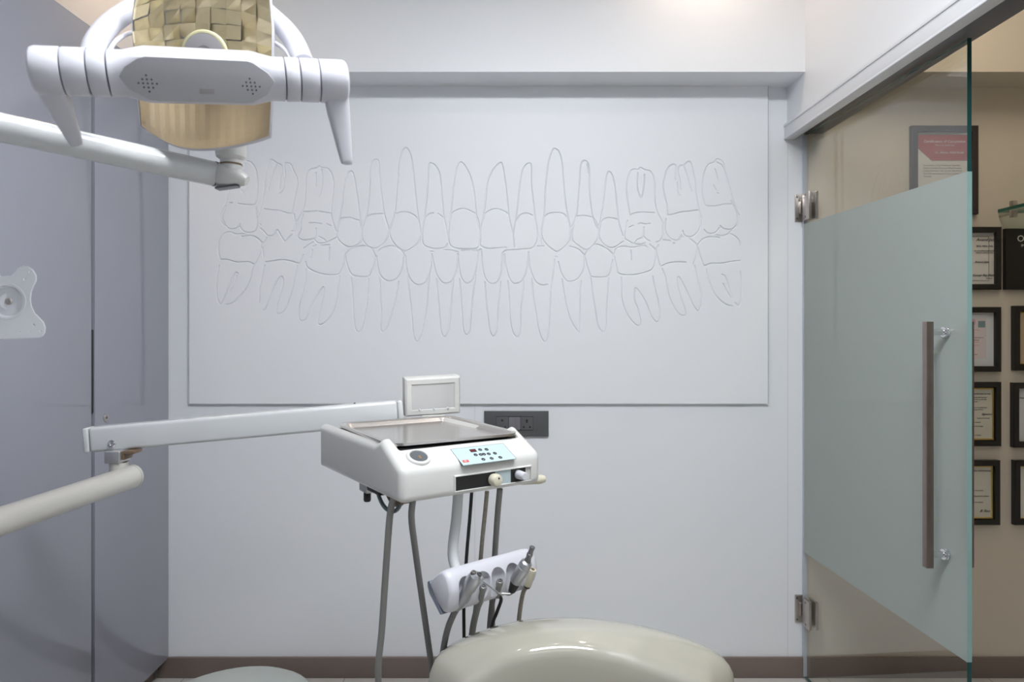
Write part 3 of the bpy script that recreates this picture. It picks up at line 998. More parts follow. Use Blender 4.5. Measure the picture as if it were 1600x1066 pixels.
for cx, big in ((-.053, 0), (.039, 1)):
    b = NB()
    prism(b, rrect(.044, .047, .002, 3, cx, .002), .009, .0128, TS, bev=.0006)
    mo = obj('socket_module', b, M['socket_in'], so)
    b = NB()
    for (hx_, hz_, r_) in ((cx, .0135, .0042), (cx - .0115, -.0115, .0034), (cx + .0115, -.0115, .0034)):
        prism(b, circ(hx_, hz_, r_, 16), .0120, .0131, TS)
    if big:
        prism(b, rrect(.0065, .010, .001, 2, cx, .0095), .0120, .01312, TS)
        for s in (-1, 1):
            prism(b, rrect(.007, .006, .001, 2, cx + s * .0115, -.0115), .0120, .01312, TS)
    obj('pin_holes', b, M['black'], mo, smooth=False)
for cx in (-.0175, .0035):
    b = NB()
    prism(b, rrect(.0195, .046, .0015, 3, cx, .002), .009, .0142, TS, bev=.0008)
    obj('rocker_switch', b, M['rocker'], so)
fb = ring_frame(.138, .052, .0014, .0108)
bmesh.ops.transform(fb, matrix=TS @ Matrix.Translation((-.007, .002, 0)), verts=fb.verts)
obj('module_gap', fb, M['black'], so, smooth=False)

# ================================================================== DELIVERY UNIT
C0 = Vector((-.193, 1.25, CAMZ - .321))
e1, e2 = Vector((.824, .565, 0)).normalized(), Vector((-.565, .824, 0)).normalized()
TC = frame(C0, e1, e2, (0, 0, 1))
WD, DP = .324, .435


def on_plane(x, y, o, n):
    d = Vector(((x - CX) / F, 1, -(y - CY) / F))
    cam = Vector((0, 0, CAMZ))
    t = (o - cam).dot(n) / d.dot(n)
    return cam + d * t


TCi = TC.inverted()
unit = thing('delivery_unit', 'white dental delivery unit with control console on a swing arm', 'dental unit', (-1.056, .95, 0))
chk = [(0, 0), (0, .064), (.053, .0908), (.089, .109), (.120, .0955), (DP, .0985), (DP, 0)]
rec = [(0, 0), (0, .064), (.053, .0908), (.061, .083), (.120, .0825), (DP - .006, .086), (DP, 0)]
b = NB()
loft(b, [[Vector((w, u, v)) for u, v in p] for w, p in ((0, chk), (.020, chk), (.030, rec), (WD - .024, rec), (WD - .016, chk), (WD, chk))])
bmesh.ops.recalc_face_normals(b, faces=b.faces)
def outer_edge(e):
    p, q = e.verts[0].co, e.verts[1].co
    for w_ in (0, WD):
        if abs(p.x - w_) < 1e-5 and abs(q.x - w_) < 1e-5:
            return True
    fr_ = lambda v: abs(v.y) < 1e-5
    return fr_(p) and fr_(q) and abs(p.z - q.z) < 1e-5


ed = [e for e in b.edges if len(e.link_faces) == 2 and e.calc_face_angle(0) > math.radians(15) and outer_edge(e)]
bmesh.ops.bevel(b, geom=ed, offset=.0135, segments=5, affect='EDGES', profile=.5, clamp_overlap=False)
ed = [e for e in b.edges if len(e.link_faces) == 2 and e.calc_face_angle(0) > math.radians(40) and min(v.co.z for v in e.verts) > .07]
bmesh.ops.bevel(b, geom=ed, offset=.003, segments=2, affect='EDGES', profile=.5, clamp_overlap=True)
bmesh.ops.transform(b, matrix=TC, verts=b.verts)
con = obj('console', b, M['enamel'], unit, ang=40)
# black slab in the tray recess
b = NB()
box(b, (.034, .0585, .0815), (WD - .028, DP - .02, .0895), .002, TC)
obj('tray_recess_slab', b, M['rubber'], con)
# slope frame: origin at the front upper edge, y up the slope
sl = Vector((0, .053, .0268)).normalized()
TSL = TC @ frame((0, 0, .064), (1, 0, 0), sl, Vector((1, 0, 0)).cross(sl))
so_, sn_ = TSL.to_translation(), TSL.to_3x3() @ Vector((0, 0, 1))
TSLi = TSL.inverted()


def slp(x, y):
    v = TSLi @ on_plane(x, y, so_, sn_)
    return v.x, v.y


gx, gy = slp(655, 717)
gy = max(gy, .0215)
b = NB()
lathe(b, [(0, -.004), (.0240, -.004), (.0240, .0015), (.0225, .0036), (.0180, .0042), (.0172, .0015), (0, .0015)], TSL @ Matrix.Translation((gx, gy + .004, 0)), 36)
ga = obj('gauge_bezel', b, M['enamel'], con)
b = NB()
lathe(b, [(0, .001), (.0172, .001), (.0172, .0026), (0, .0028)], TSL @ Matrix.Translation((gx, gy + .004, 0)), 36)
obj('gauge_dial', b, M['gauge'], con)
b = NB()
box(b, (gx - .001, gy - .003, .0027), (gx + .0035, gy + .006, .0033), 0, TSL)
obj('gauge_needle', b, M['brass'], con)
kq = [slp(*q) for q in ((700, 702), (784, 695), (811, 719), (725, 725))]
kx0, kx1 = (kq[0][0] + kq[3][0]) / 2, (kq[1][0] + kq[2][0]) / 2
ky1, ky0 = (kq[0][1] + kq[1][1]) / 2, (kq[2][1] + kq[3][1]) / 2
kw, kh = kx1 - kx0, ky1 - ky0
b = NB()
prism(b, [(kx0, ky0), (kx1, ky0), (kx1, ky1), (kx0, ky1)], -.001, .0008, TSL)
obj('keypad', b, M['keypad'], con, smooth=False)
b = NB()
prism(b, [(kx0 - .0005, ky0), (kx1 + .0013, ky0 + .001), (kx1 + .0013, ky1 + .0013), (kx0 - .0005, ky1 + .0013)], -.001, .0004, TSL)
obj('keypad_surround', b, M['ink'], con, smooth=False)


def kpt(x, y):
    a, c = slp(x, y)
    return a, c


b = NB()
for (x, y) in ((750, 703.5), (760, 703), (743, 711.5), (751, 711), (756, 710.5), (763.5, 710), (773, 709), (755, 718.5), (768, 717), (781.5, 715.5)):
    a, c = kpt(x, y)
    prism(b, circ(a, c, .0044, 12), .0006, .0012, TSL, holes=[circ(a, c, .0019, 8)])
    box(b, (a - .0018, c - .0002, .0006), (a + .0018, c + .0009, .0014), 0, TSL)
obj('key_symbols', b, M['ink'], con, smooth=False)
a, c = kpt(739, 705)
b = NB()
box(b, (a - .007, c - .0045, .0006), (a + .007, c + .0045, .0015), 0, TSL)
obj('display', b, M['darkred'], con, smooth=False)
a, c = kpt(727.5, 721.5)
b = NB()
box(b, (a - .0065, c - .0035, .0006), (a + .0065, c + .0035, .0015), 0, TSL)
obj('red_label', b, M['red'], con, smooth=False)
b = NB()
text(b, 'CE', .005, TSL @ Matrix.Translation((a - .004, c - .0017, .0016)))
obj('key_lettering', b, M['white_ink'], con, smooth=False)
# front face: recessed strip with two black panels, a grey-blue panel and knobs
TF = TC @ frame((0, 0, 0), (1, 0, 0), (0, 0, 1), (0, -1, 0))      # x along the front, y up, z outwards
fb = ring_frame(.186, .034, .0035, .0035)
bmesh.ops.transform(fb, matrix=TF @ Matrix.Translation((.2055, .0245, 0)), verts=fb.verts)
obj('front_bezel', fb, M['enamel'], con)
b = NB()
box(b, (.116, .0105, -.001), (.208, .0385, .0012), 0, TF)
obj('black_panel', b, M['black'], con, smooth=False)
b = NB()
box(b, (.246, .0105, -.001), (.283, .0385, .0012), 0, TF)
obj('black_panel', b, M['black'], con, smooth=False)
b = NB()
box(b, (.208, .0105, -.001), (.246, .0385, .0010), 0, TF)
obj('grey_panel', b, M['grey_blue'], con, smooth=False)
b = NB()
lathe(b, [(0, 0), (.008, 0), (.008, .004), (.0118, .005), (.0128, .010), (.0128, .018), (.010, .023), (.006, .0245), (0, .0245)], TF @ Matrix.Translation((.200, .024, .001)), 26)
obj('round_knob', b, M['cream'], con)
b = NB()
box(b, (.199, .0275, .0250), (.2025, .031, .0262), .0004, TF)
obj('knob_mark', b, M['black'], con)
b = NB()
lathe(b, [(0, 0), (.0095, 0), (.0095, .003), (.0075, .004), (0, .004)], TF @ Matrix.Translation((.263, .026, .001)), 20)
obj('knob_collar', b, M['darkmetal'], con)
b = NB()
rg = []
for z, s in ((.003, 1.15), (.004, 1.2), (.025, 1.05), (.0265, .9)):
    rg.append([TF @ Matrix.Translation((.263, .026, .001)) @ Vector(((.0072 + .0005 * (k % 2)) * s * math.cos(2 * PI * k / 32), (.0072 + .0005 * (k % 2)) * s * math.sin(2 * PI * k / 32), z)) for k in range(32)])
loft(b, rg)
obj('ribbed_knob', b, M['lamp_white'], con)
b = NB()
tube(b, [TC @ Vector((WD - .03, .03, .004)), TC @ Vector((WD + .012, .018, .003)), TC @ Vector((WD + .022, .016, .003))], [.010, .010, .007], 14)
obj('side_knob', b, M['cream'], con)
# film viewer at the back corner
vc = TC @ Vector((.303, .432, 0))
ya = math.radians(20)
TV = frame((vc.x, vc.y, C0.z + .099), (math.cos(ya), math.sin(ya), .028), (math.sin(ya), -math.cos(ya), 0), (-.028, 0, 1))
TV = TV @ Matrix.Rotation(math.radians(-5), 4, 'X')
vw, vh = .147, .100
fb = NB()
box(fb, (-vw / 2, -.038, 0), (vw / 2, -.004, vh), .003, TV)
vi = obj('film_viewer', fb, M['viewer'], unit)
TVF = TV @ frame((0, -.004, vh / 2), (1, 0, 0), (0, 0, 1), (0, 1, 0))
fr_ = ring_frame(vw - .004, vh - .004, .015, .004)
bmesh.ops.transform(fr_, matrix=TVF, verts=fr_.verts)
obj('viewer_frame', fr_, M['viewer'], vi, smooth=False)
b = NB()
box(b, (-vw / 2 + .016, -vh / 2 + .016, 0), (vw / 2 - .016, vh / 2 - .016, .0012), 0, TVF)
obj('viewer_screen', b, M['screen'], vi, smooth=False)
for x in (-.037, .001, .038):
    b = NB()
    lathe(b, [(0, .003), (.0028, .003), (.0025, .007), (0, .0085)], TVF @ Matrix.Translation((x, -vh / 2 + .017, 0)), 12)
    obj('film_clip', b, M['lamp_white'], vi)
b = NB()
box(b, (vc.x - .03, vc.y - .01, C0.z + .06), (vc.x + .03, vc.y + .02, C0.z + .1), .003)
obj('viewer_foot', b, M['viewer'], vi)
# swing arm
aL, aR = P(137, 687, 1.64), P(629, 643, 1.745)
ad = (aR - aL).normalized()
an = ad.cross(Vector((0, 0, 1))).normalized()
au = an.cross(ad)
TA = frame(aL, ad, -an, au)
AL = (aR - aL).length
b = NB()
box(b, (.012, -.023, -.030), (AL - .012, .023, .030), .008, TA, 4)
arm = obj('spring_arm', b, M['arm_paint'], unit)
for x0, x1 in ((-.002, .011), (AL - .011, AL + .002)):
    b = NB()
    box(b, (x0, -.0225, -.0295), (x1, .0225, .0295), .0045, TA, 3)
    obj('arm_end_cap', b, M['arm_paint'], arm)
b = NB()
lathe(b, [(0, 0), (.0095, 0), (.0095, .002), (.007, .005), (.004, .005), (.003, .002), (0, .002)], axis(TA @ Vector((.062, -.0225, -.013)), -TA.to_3x3().col[1]), 20)
obj('arm_bolt', b, M['chrome'], arm)
b = NB()
box(b, (AL - .12, .0, .028), (AL - .116, .004, .0325), 0, TA)
obj('arm_pin', b, M['black'], arm)
# arm head carrying the console
b = NB()
hp = TA @ Vector((AL - .03, 0, -.028))
box(b, (hp.x - .03, hp.y - .025, C0.z + .03), (hp.x + .035, hp.y + .03, hp.z + .005), .006)
obj('console_bracket', b, M['arm_paint'], unit)
# elbow and lower tube
q1, q0 = P(206, 745, 1.625), P(0, 815, 1.31)
qd = (q0 - q1).normalized()
q2 = q1 + qd * ((1.625 - .95) / -qd.y)
b = NB()
tube(b, [q1 + qd * -.002, q1, q2], [.0265, .0275, .0275], 28)
lt = obj('lower_arm', b, M['tube_paint'], unit)
b = NB()
lathe(b, [(0, 0), (.0275, 0), (.0278, .004), (.026, .007), (0, .0075)], axis(q1 - qd * .002, -qd), 28)
obj('tube_cap', b, M['tube_paint'], lt)
rz = P(186, 742, 1.625)
b = NB()
tube(b, [(rz.x, rz.y, rz.z), (rz.x, rz.y, rz.z + .030)], .021, 24)
obj('swivel_collar', b, M['tube_paint'], lt)
b = NB()
box(b, (rz.x - .022, rz.y - .024, rz.z + .030), (rz.x + .015, rz.y + .024, rz.z + .060), .003)
obj('swivel_block', b, M['alu'], unit)
b = NB()
box(b, (rz.x + .015, rz.y - .016, rz.z + .038), (rz.x + .022, rz.y + .02, rz.z + .058), .001)
box(b, (rz.x + .020, rz.y - .018, rz.z + .052), (rz.x + .045, rz.y + .02, rz.z + .0595), .001)
obj('swivel_stop', b, M['hose_brown'], unit)
b = NB()
tube(b, [(q2.x, q2.y, .03), (q2.x, q2.y, q2.z + .05)], .042, 28)
obj('post', b, M['tube_paint'], unit)
b = NB()
lathe(b, [(0, 0), (.17, 0), (.17, .02), (.15, .035), (.05, .05), (0, .05)], axis((q2.x, q2.y, 0), (0, 0, 1)), 36)
obj('base', b, M['tube_paint'], unit)
# valve and looped hoses under the console
b = NB()
box(b, (.012, .185, -.018), (.048, .225, .002), .004, TC)
va = obj('valve', b, M['alu'], unit)
b = NB()
c = TC @ Vector((.022, .203, -.017))
lathe(b, [(0, 0), (.007, 0), (.0078, -.004), (.0078, -.018), (.006, -.021), (0, -.021)], axis(c, (0, 0, 1)), 14)
obj('valve_knob', b, M['black'], va)
b = NB()
box(b, (.014, .125, -.010), (.045, .188, .001), .002, TC)
obj('valve_plate', b, M['black'], va)
for nm, rr, w, m_ in (('looped_hose', .056, .026, 'hose_teal'), ('looped_hose', .042, .040, 'hose_brown')):
    b = NB()
    tube(b, [TC @ Vector((w, .105 + rr * math.cos(a), .004 - .72 * rr * math.sin(a))) for a in [PI * k / 20 for k in range(21)]], .0042, 12)
    obj(nm, b, M[m_], unit)
b = NB()
box(b, (.02, .045, -.012), (.05, .085, .001), .003, TC)
obj('hose_clip', b, M['hose_brown'], unit)

# ------------------------------------------------------------------ instrument holder
R0 = P(696, 894, 1.30)
R1 = P(831, 857, 1.44)
ha = (R1 - R0).normalized()
hn = Vector((ha.y, -ha.x, 0)).normalized()
hu = Vector((0, 0, 1))
HL = (R1 - R0).length
TH = frame(R0, ha, hn, hu)      # x along, y to the front, z up
sec = [(-.052, -.036), (-.040, -.020), (-.012, .000), (.004, -.001), (.016, -.016), (.021, -.036), (.016, -.062), (.004, -.077), (-.006, -.078), (-.046, -.052)]


def sec_ring(x, s=1.0, rot=0.0):
    c = Vector((-.012, -.038))
    return [TH @ Vector((x, c.x + (p[0] - c.x) * s, c.y + (p[1] - c.y) * s)) for p in crom_closed(sec)]


def crom_closed(p, n=4):
    q = [Vector((a, c, 0)) for a, c in p]
    m = len(q)
    out = []
    for i in range(m):
        p0, p1, p2, p3 = q[i - 1], q[i], q[(i + 1) % m], q[(i + 2) % m]
        for k in range(n):
            t = k / n
            v = 0.5 * ((2 * p1) + (p2 - p0) * t + (2 * p0 - 5 * p1 + 4 * p2 - p3) * t * t + (3 * p1 - p0 - 3 * p2 + p3) * t ** 3)
            out.append((v.x, v.y))
    return out


b = NB()
loft(b, [sec_ring(x, s) for x, s in ((-.004, .80), (-.002, .88), (.003, .95), (.010, .99), (.016, 1), (HL - .022, 1), (HL - .010, .96), (HL - .002, .86), (HL + .004, .70), (HL + .006, .45))])
bmesh.ops.recalc_face_normals(b, faces=b.faces)
SLOTS = [.033, .075, .112, .150, .186]
cut = NB()
for i, x in enumerate(SLOTS):
    rr = .0172 if i < 4 else .012
    prof = [(0, .0)] + [(rr * math.sin(a), rr * (1 - math.cos(a))) for a in [PI / 2 * k / 6 for k in range(1, 7)]] + [(rr * .80, .055), (rr * .62, .10), (0, .10)]
    lathe(cut, prof, axis(TH @ Vector((x + .002, .019, -.011)), TH.to_3x3() @ Vector((-.06, .06, -1))), 24)
bmesh.ops.recalc_face_normals(cut, faces=cut.faces)


def boolean(b, cut):
    m1, m2 = bpy.data.meshes.new('t1'), bpy.data.meshes.new('t2')
    b.to_mesh(m1)
    cut.to_mesh(m2)
    b.free()
    cut.free()
    o1, o2 = bpy.data.objects.new('t1', m1), bpy.data.objects.new('t2', m2)
    COL.objects.link(o1)
    COL.objects.link(o2)
    md = o1.modifiers.new('b', 'BOOLEAN')
    md.operation = 'DIFFERENCE'
    md.object = o2
    md.solver = 'EXACT'
    dg = bpy.context.evaluated_depsgraph_get()
    me = bpy.data.meshes.new_from_object(o1.evaluated_get(dg))
    r = NB()
    r.from_mesh(me)
    bpy.data.objects.remove(o1)
    bpy.data.objects.remove(o2)
    for m_ in (m1, m2, me):
        bpy.data.meshes.remove(m_)
    return r


ho = obj('instrument_holder', boolean(b, cut), M['lamp_white'], unit, ang=38)
b = NB()
tri = [(-.056, -.034), (-.050, -.030), (-.006, -.082), (-.012, -.084), (-.050, -.054), (-.056, -.042)]
loft(b, [[TH @ Vector((x, p[0], p[1])) for p in tri] for x in (-.004, .002, .045)])
obj('holder_end_cap', b, M['endcap'], ho)
pt = [P(716, 768, 1.385), P(713, 810, 1.382), P(708, 850, 1.378), P(708, 872, 1.372), P(714, 890, 1.362), P(724, 897, 1.352)]
b = NB()
tube(b, pt, .0105, 18, smooth=6)
obj('hanger_post', b, M['arm_paint'], unit)

# ------------------------------------------------------------------ instruments resting in the holder
IGR = 'instruments in the holder below the console'


def hose(parent, pts, r, m):
    b = NB()
    tube(b, pts, r, 12, smooth=8)
    return obj('hose', b, M[m], unit)


sb, st_ = P(716, 948, 1.318), P(741, 904, 1.288)
d_ = (st_ - sb).normalized()
sy = thing('air_water_syringe', 'silver syringe with a bent thin nozzle in the first holder slot', 'dental syringe', sb, IGR)
L = (st_ - sb).length
b = NB()
lathe(b, [(0, -.008), (.006, -.008), (.0085, 0), (.0105, L * .35), (.0115, L * .62), (.0118, L * .63), (.0138, L * .68), (.0142, L * .95), (.012, L * 1.10), (.007, L * 1.16), (0, L * 1.17)], axis(sb, d_), 24)
obj('body', b, M['motor'], sy)
side = Vector((1, 0, 0))
side = (side - d_ * side.dot(d_)).normalized()
fro = d_.cross(side)
if fro.y > 0:
    fro = -fro
for s in (-1, 1):
    b = NB()
    c = sb + d_ * L * 1.13 + side * (.0055 * s - .001)
    lathe(b, [(0, -.002), (.0052, -.002), (.0052, .0035), (.0045, .005), (.003, .005), (.0026, .0035), (0, .0035)], axis(c, d_ + side * .1 * s), 16)
    obj('button', b, M['darkmetal'], sy)
nz = P(750.5, 906, 1.288)
b = NB()
lathe(b, [(0, -.012), (.0062, -.012), (.0066, -.004), (.0066, .003), (.0045, .006), (0, .0065)], axis(nz, P(753, 909, 1.279) - nz), 18)
obj('nozzle_socket', b, M['motor'], sy)
b = NB()
tube(b, [nz, P(765, 917, 1.275), P(777, 925.5, 1.265), P(783, 927, 1.262), P(797.5, 928, 1.26)], [.0018, .0018, .0017, .0016, .0015], 10, smooth=5)
obj('nozzle', b, M['chrome'], sy)
hose(sy, [sb - d_ * .004, P(708, 962, 1.325), P(699, 985, 1.34), P(692, 1020, 1.36), P(686, 1075, 1.42), P(683, 1110, 1.46), P(679, 1080, 1.45), P(671, 1018, 1.41), P(660, 940, 1.36), P(649, 860, 1.31), P(643, 810, 1.285), TC @ Vector((.032, .012, .004))], .0062, 'hose_grey')


def coupling(x0, y0, x1, y1, dd, label, path, r, m):
    a, t = P(x0, y0, dd + .012), P(x1, y1, dd - .010)
    d = (t - a).normalized()
    Lc = (t - a).length
    th = thing('handpiece_coupling', label, 'dental coupling', a, IGR)
    b = NB()
    lathe(b, [(0, -.004), (.0045, -.004), (.0055, 0), (.0060, Lc * .7), (.0072, Lc * .75), (.0072, Lc - .002), (.0066, Lc), (.0046, Lc), (.0044, Lc - .003), (0, Lc - .003)], axis(a, d), 20)
    obj('sleeve', b, M['hose_pale'], th)
    b = NB()
    lathe(b, [(.0064, 0), (.0064, .0012), (.0048, .0015), (.0048, 0), (.0064, 0)], axis(t - d * .0002, d), 20)
    lathe(b, [(0, -.003), (.0014, -.003), (.0014, .0012), (0, .0012)], axis(t, d), 10)
    obj('connector_ring', b, M['chrome'], th)
    hose(th, [a] + path, r, m)


coupling(750.5, 940, 755.5, 916, 1.335, 'bare grey hose coupling with chrome ring, second slot of the holder',
         [P(746, 950, 1.36), P(740, 975, 1.38), P(735, 1005, 1.40), P(720, 1070, 1.44), P(660, 1140, 1.45), P(605, 1130, 1.41), P(591, 1060, 1.37), P(597, 980, 1.35), P(605, 860, 1.32), P(610, 800, 1.315), TC @ Vector((.016, .058, .004))], .0066, 'hose_pale')
coupling(777, 931, 781, 908, 1.365, 'bare black cored coupling with chrome ring, third slot of the holder',
         [P(783, 937, 1.38), P(776, 958, 1.40), P(768, 982, 1.42), P(755, 1060, 1.45), P(735, 1090, 1.46), P(726, 1040, 1.45), P(725, 990, 1.435), P(725, 940, 1.43), P(729, 870, 1.425), P(734, 810, 1.42), P(737, 770, 1.415)], .0036, 'rubber')
ma, mt = P(806, 908, 1.365), P(823, 879, 1.352)
d_ = (mt - ma).normalized()
L = (mt - ma).length
mm = thing('dental_micromotor', 'dark grey micromotor with stepped nose in the fourth holder slot', 'dental motor', ma, IGR)
b = NB()
lathe(b, [(0, -.002), (.0118, -.002), (.0125, 0), (.0130, L * .5), (.0130, L * .72), (.0122, L * .74), (.0122, L * .80), (.0130, L * .82), (.0115, L), (.0075, L * 1.06), (0, L * 1.06)], axis(ma, d_), 26)
mb = obj('motor_body', b, M['motor'], mm)
b = NB()
lathe(b, [(0, 0), (.007, 0), (.0062, .006), (.0056, .007), (.0056, .012), (.0062, .013), (.0062, .018), (.0052, .019), (.0048, .030), (.0054, .031), (.0054, .034), (.0035, .035), (0, .035)], axis(mt + d_ * .002, P(831, 857, 1.345) - mt), 20)
obj('motor_nose', b, M['darkmetal'], mm)
lo_ = P(800, 923, 1.375)
b = NB()
tube(b, [lo_, ma + d_ * .002], [.0075, .0118], 20)
obj('rubber_sleeve', b, M['rubber'], mm)
hose(mm, [lo_, P(794, 926, 1.41), P(782, 922, 1.455), P(772, 930, 1.47), P(767, 960, 1.46), P(765, 1000, 1.46), P(770, 1070, 1.47), P(780, 1115, 1.50), P(784, 1070, 1.52), P(771, 1000, 1.515), P(769, 930, 1.50), P(773, 870, 1.48), P(777, 810, 1.46), P(781, 764, 1.45)], .0064, 'hose_pale')
sa, sq = P(824.5, 914, 1.40), P(832.5, 890, 1.392)
d_ = (sq - sa).normalized()
L = (sq - sa).length
su = thing('suction_handpiece', 'short cream suction end in the fifth and last holder slot', 'suction tip', sa, IGR)
b = NB()
lathe(b, [(0, -.002), (.0075, -.002), (.008, 0), (.0078, L * .9), (.0072, L), (.0042, L), (.0042, L - .003), (0, L - .003)], axis(sa, d_), 20)
obj('tip_body', b, M['cream'], su)
b = NB()
lathe(b, [(.0043, 0), (.0043, .0008), (.0034, .0008), (.0034, 0), (.0043, 0)], axis(sq, d_), 18)
obj('tip_ring', b, M['hose_brown'], su)
b = NB()
lathe(b, [(0, -.006), (.0065, -.006), (.008, 0), (0, 0)], axis(sa, d_), 18)
obj('tip_collar', b, M['black'], su)
hose(su, [sa - d_ * .004, P(818, 925, 1.41), P(813, 950, 1.42), P(810, 985, 1.43), P(808, 1060, 1.45), P(785, 1110, 1.50), P(748, 1070, 1.51), P(739, 1000, 1.50), P(744, 940, 1.485), P(749, 900, 1.47), P(753, 850, 1.455), P(758, 800, 1.445), P(761, 768, 1.44)], .0046, 'hose_beige')

# ------------------------------------------------------------------ steel tray on the console
tr_o = TC @ Vector((.172, .232, .0895))
tw, tdp = .292, .345
TT = frame(tr_o, Matrix.Rotation(math.radians(-4), 3, 'Z') @ e1, Matrix.Rotation(math.radians(-4), 3, 'Z') @ e2, (0, 0, 1))
prof = [(-.022, .0005), (-.014, .0005), (-.012, .0030), (-.007, .0085), (-.005, .0110), (.0025, .0125), (.0042, .0118), (.0045, .0066), (.0036, .0062), (.0030, .0108), (-.0035, .0095), (-.006, .0070), (-.0110, .0018), (-.013, -.0002), (-.022, -.0002)]
b = NB()
rings = []
for o_, z in prof:
    rings.append([TT @ Vector((x, y, z)) for x, y in rrect(tw + 2 * o_, tdp + 2 * o_, max(.012, .034 + o_), 7)])
loft(b, rings, caps=True)
tray = obj('instrument_tray', b, M['tray'], None, loc=tr_o, ang=50)
tag(tray, 'shallow stainless steel tray resting on the white console', 'tray')

# ================================================================== OPERATING LIGHT
lp, rp = P(50, 110, .935), P(542, 128, 1.085)
la = (rp - lp).normalized()
lf = la.cross(Vector((0, 0, 1))).normalized()
lu = lf.cross(la) * -1
if lu.z < 0:
    lu = -lu
LL = (rp - lp).length
TL = frame(lp, la, -lf, lu)     # x along, y away from the camera, z up
ol = thing('operating_light', 'white dental operating light with yellow reflector and two levers', 'dental light', (-1.14, .66, 0))


def s_at(px):
    # distance along the bar at which it is seen in column px
    k = (px - CX) / F
    return (k * lp.y - lp.x) / (la.x - k * la.y)


def circ_sec(s, r, n=20):
    return [TL @ Vector((s, -r * math.cos(2 * PI * k / n), r * math.sin(2 * PI * k / n))) for k in range(n)]


body_sec = [(-.0380, .004), (-.041, .010), (-.037, .0155), (-.028, .026), (-.012, .037), (.006, .039), (.020, .037), (.030, .028), (.034, .012), (.035, -.004),
            (.032, -.018), (.024, -.030), (.012, -.037), (.000, -.0405), (-.010, -.041), (-.0136, -.0385), (-.0174, -.032), (-.0223, -.0235), (-.0274, -.0145), (-.0329, -.005)]


def body(s, t):
    c = circ_sec(s, .0315)
    out = []
    for k in range(20):
        q = TL @ Vector((s, body_sec[k][0], body_sec[k][1]))
        out.append(c[k].lerp(q, t))
    return out


R = .0325
b = NB()
sA, sB = s_at(171), s_at(445)
s1, s2, s3, s4 = s_at(196), s_at(229), s_at(392), s_at(424)
loft(b, [circ_sec(sA + .001, R - .002), circ_sec(sA + .002, R), circ_sec(sA + .006, R - .0005), body(s1, .12), body((s1 + s2) / 2, .6), body(s2, 1), body(s3, 1), body((s3 + s4) / 2, .6), body(s4, .12), circ_sec(sB - .006, R - .0005), circ_sec(sB - .002, R), circ_sec(sB - .001, R - .002)])
bar = obj('crossbar', b, M['lamp_white'], ol, ang=30)
# flat front plate, tilted a little downwards
pf0, pf1 = Vector((-.0412, .0095)), Vector((-.0125, -.0405))
fdir = (pf1 - pf0).normalized()
TFP = TL @ frame((0, pf0.x, pf0.y), (1, 0, 0), (0, -fdir.x, -fdir.y), Vector((1, 0, 0)).cross(Vector((0, -fdir.x, -fdir.y))))
if (TFP.to_3x3() @ Vector((0, 0, 1))).y > 0:
    TFP = TL @ frame((0, pf0.x, pf0.y), (1, 0, 0), (0, -fdir.x, -fdir.y), -Vector((1, 0, 0)).cross(Vector((0, -fdir.x, -fdir.y))))
FH = (pf1 - pf0).length
b = NB()
out = [(s1 - .004, -FH * .46), (s1 + .004, -FH * .24), (s2 - .006, -.002), (s2 + .004, .001), (s3 - .004, .001), (s3 + .004, -.002), (s4 - .006, -FH * .26), (s4 + .002, -FH * .46),
       (s4 - .010, -FH * .78), (s3, -FH * .98), (s3 - .008, -FH), (s2 + .014, -FH), (s2 + .002, -FH * .97), (s1 + .006, -FH * .74)]
prism(b, out, -.001, .0016, TFP, bev=.0006)
fp = obj('front_plate', b, M['lamp_face'], bar)


def on_face(x, y):
    o_ = TFP.to_translation()
    n_ = TFP.to_3x3() @ Vector((0, 0, 1))
    return TFP.inverted() @ on_plane(x, y, o_, n_)


for px, py, sx_ in ((231, 130, 1.0), (392.5, 134.5, .92)):
    b = NB()
    for r_, n_ in ((-2, 1), (-1, 3), (0, 5), (1, 3), (2, 1)):
        for k in range(n_):
            q = on_face(px + ((k - (n_ - 1) / 2) * 7.2 + r_ * 1.4) * sx_, py + r_ * 6.4 * sx_ + (k - (n_ - 1) / 2) * .3)
            prism(b, circ(q.x, q.y, .0013, 10), .0012, .0020, TFP)
    obj('vent_holes', b, M['ink'], bar, smooth=False)
q = on_face(324, 142)
b = NB()
box(b, (q.x - .010, q.y - .004, .001), (q.x + .010, q.y + .004, .0022), .0004, TFP)
obj('badge', b, M['bulb'], bar)
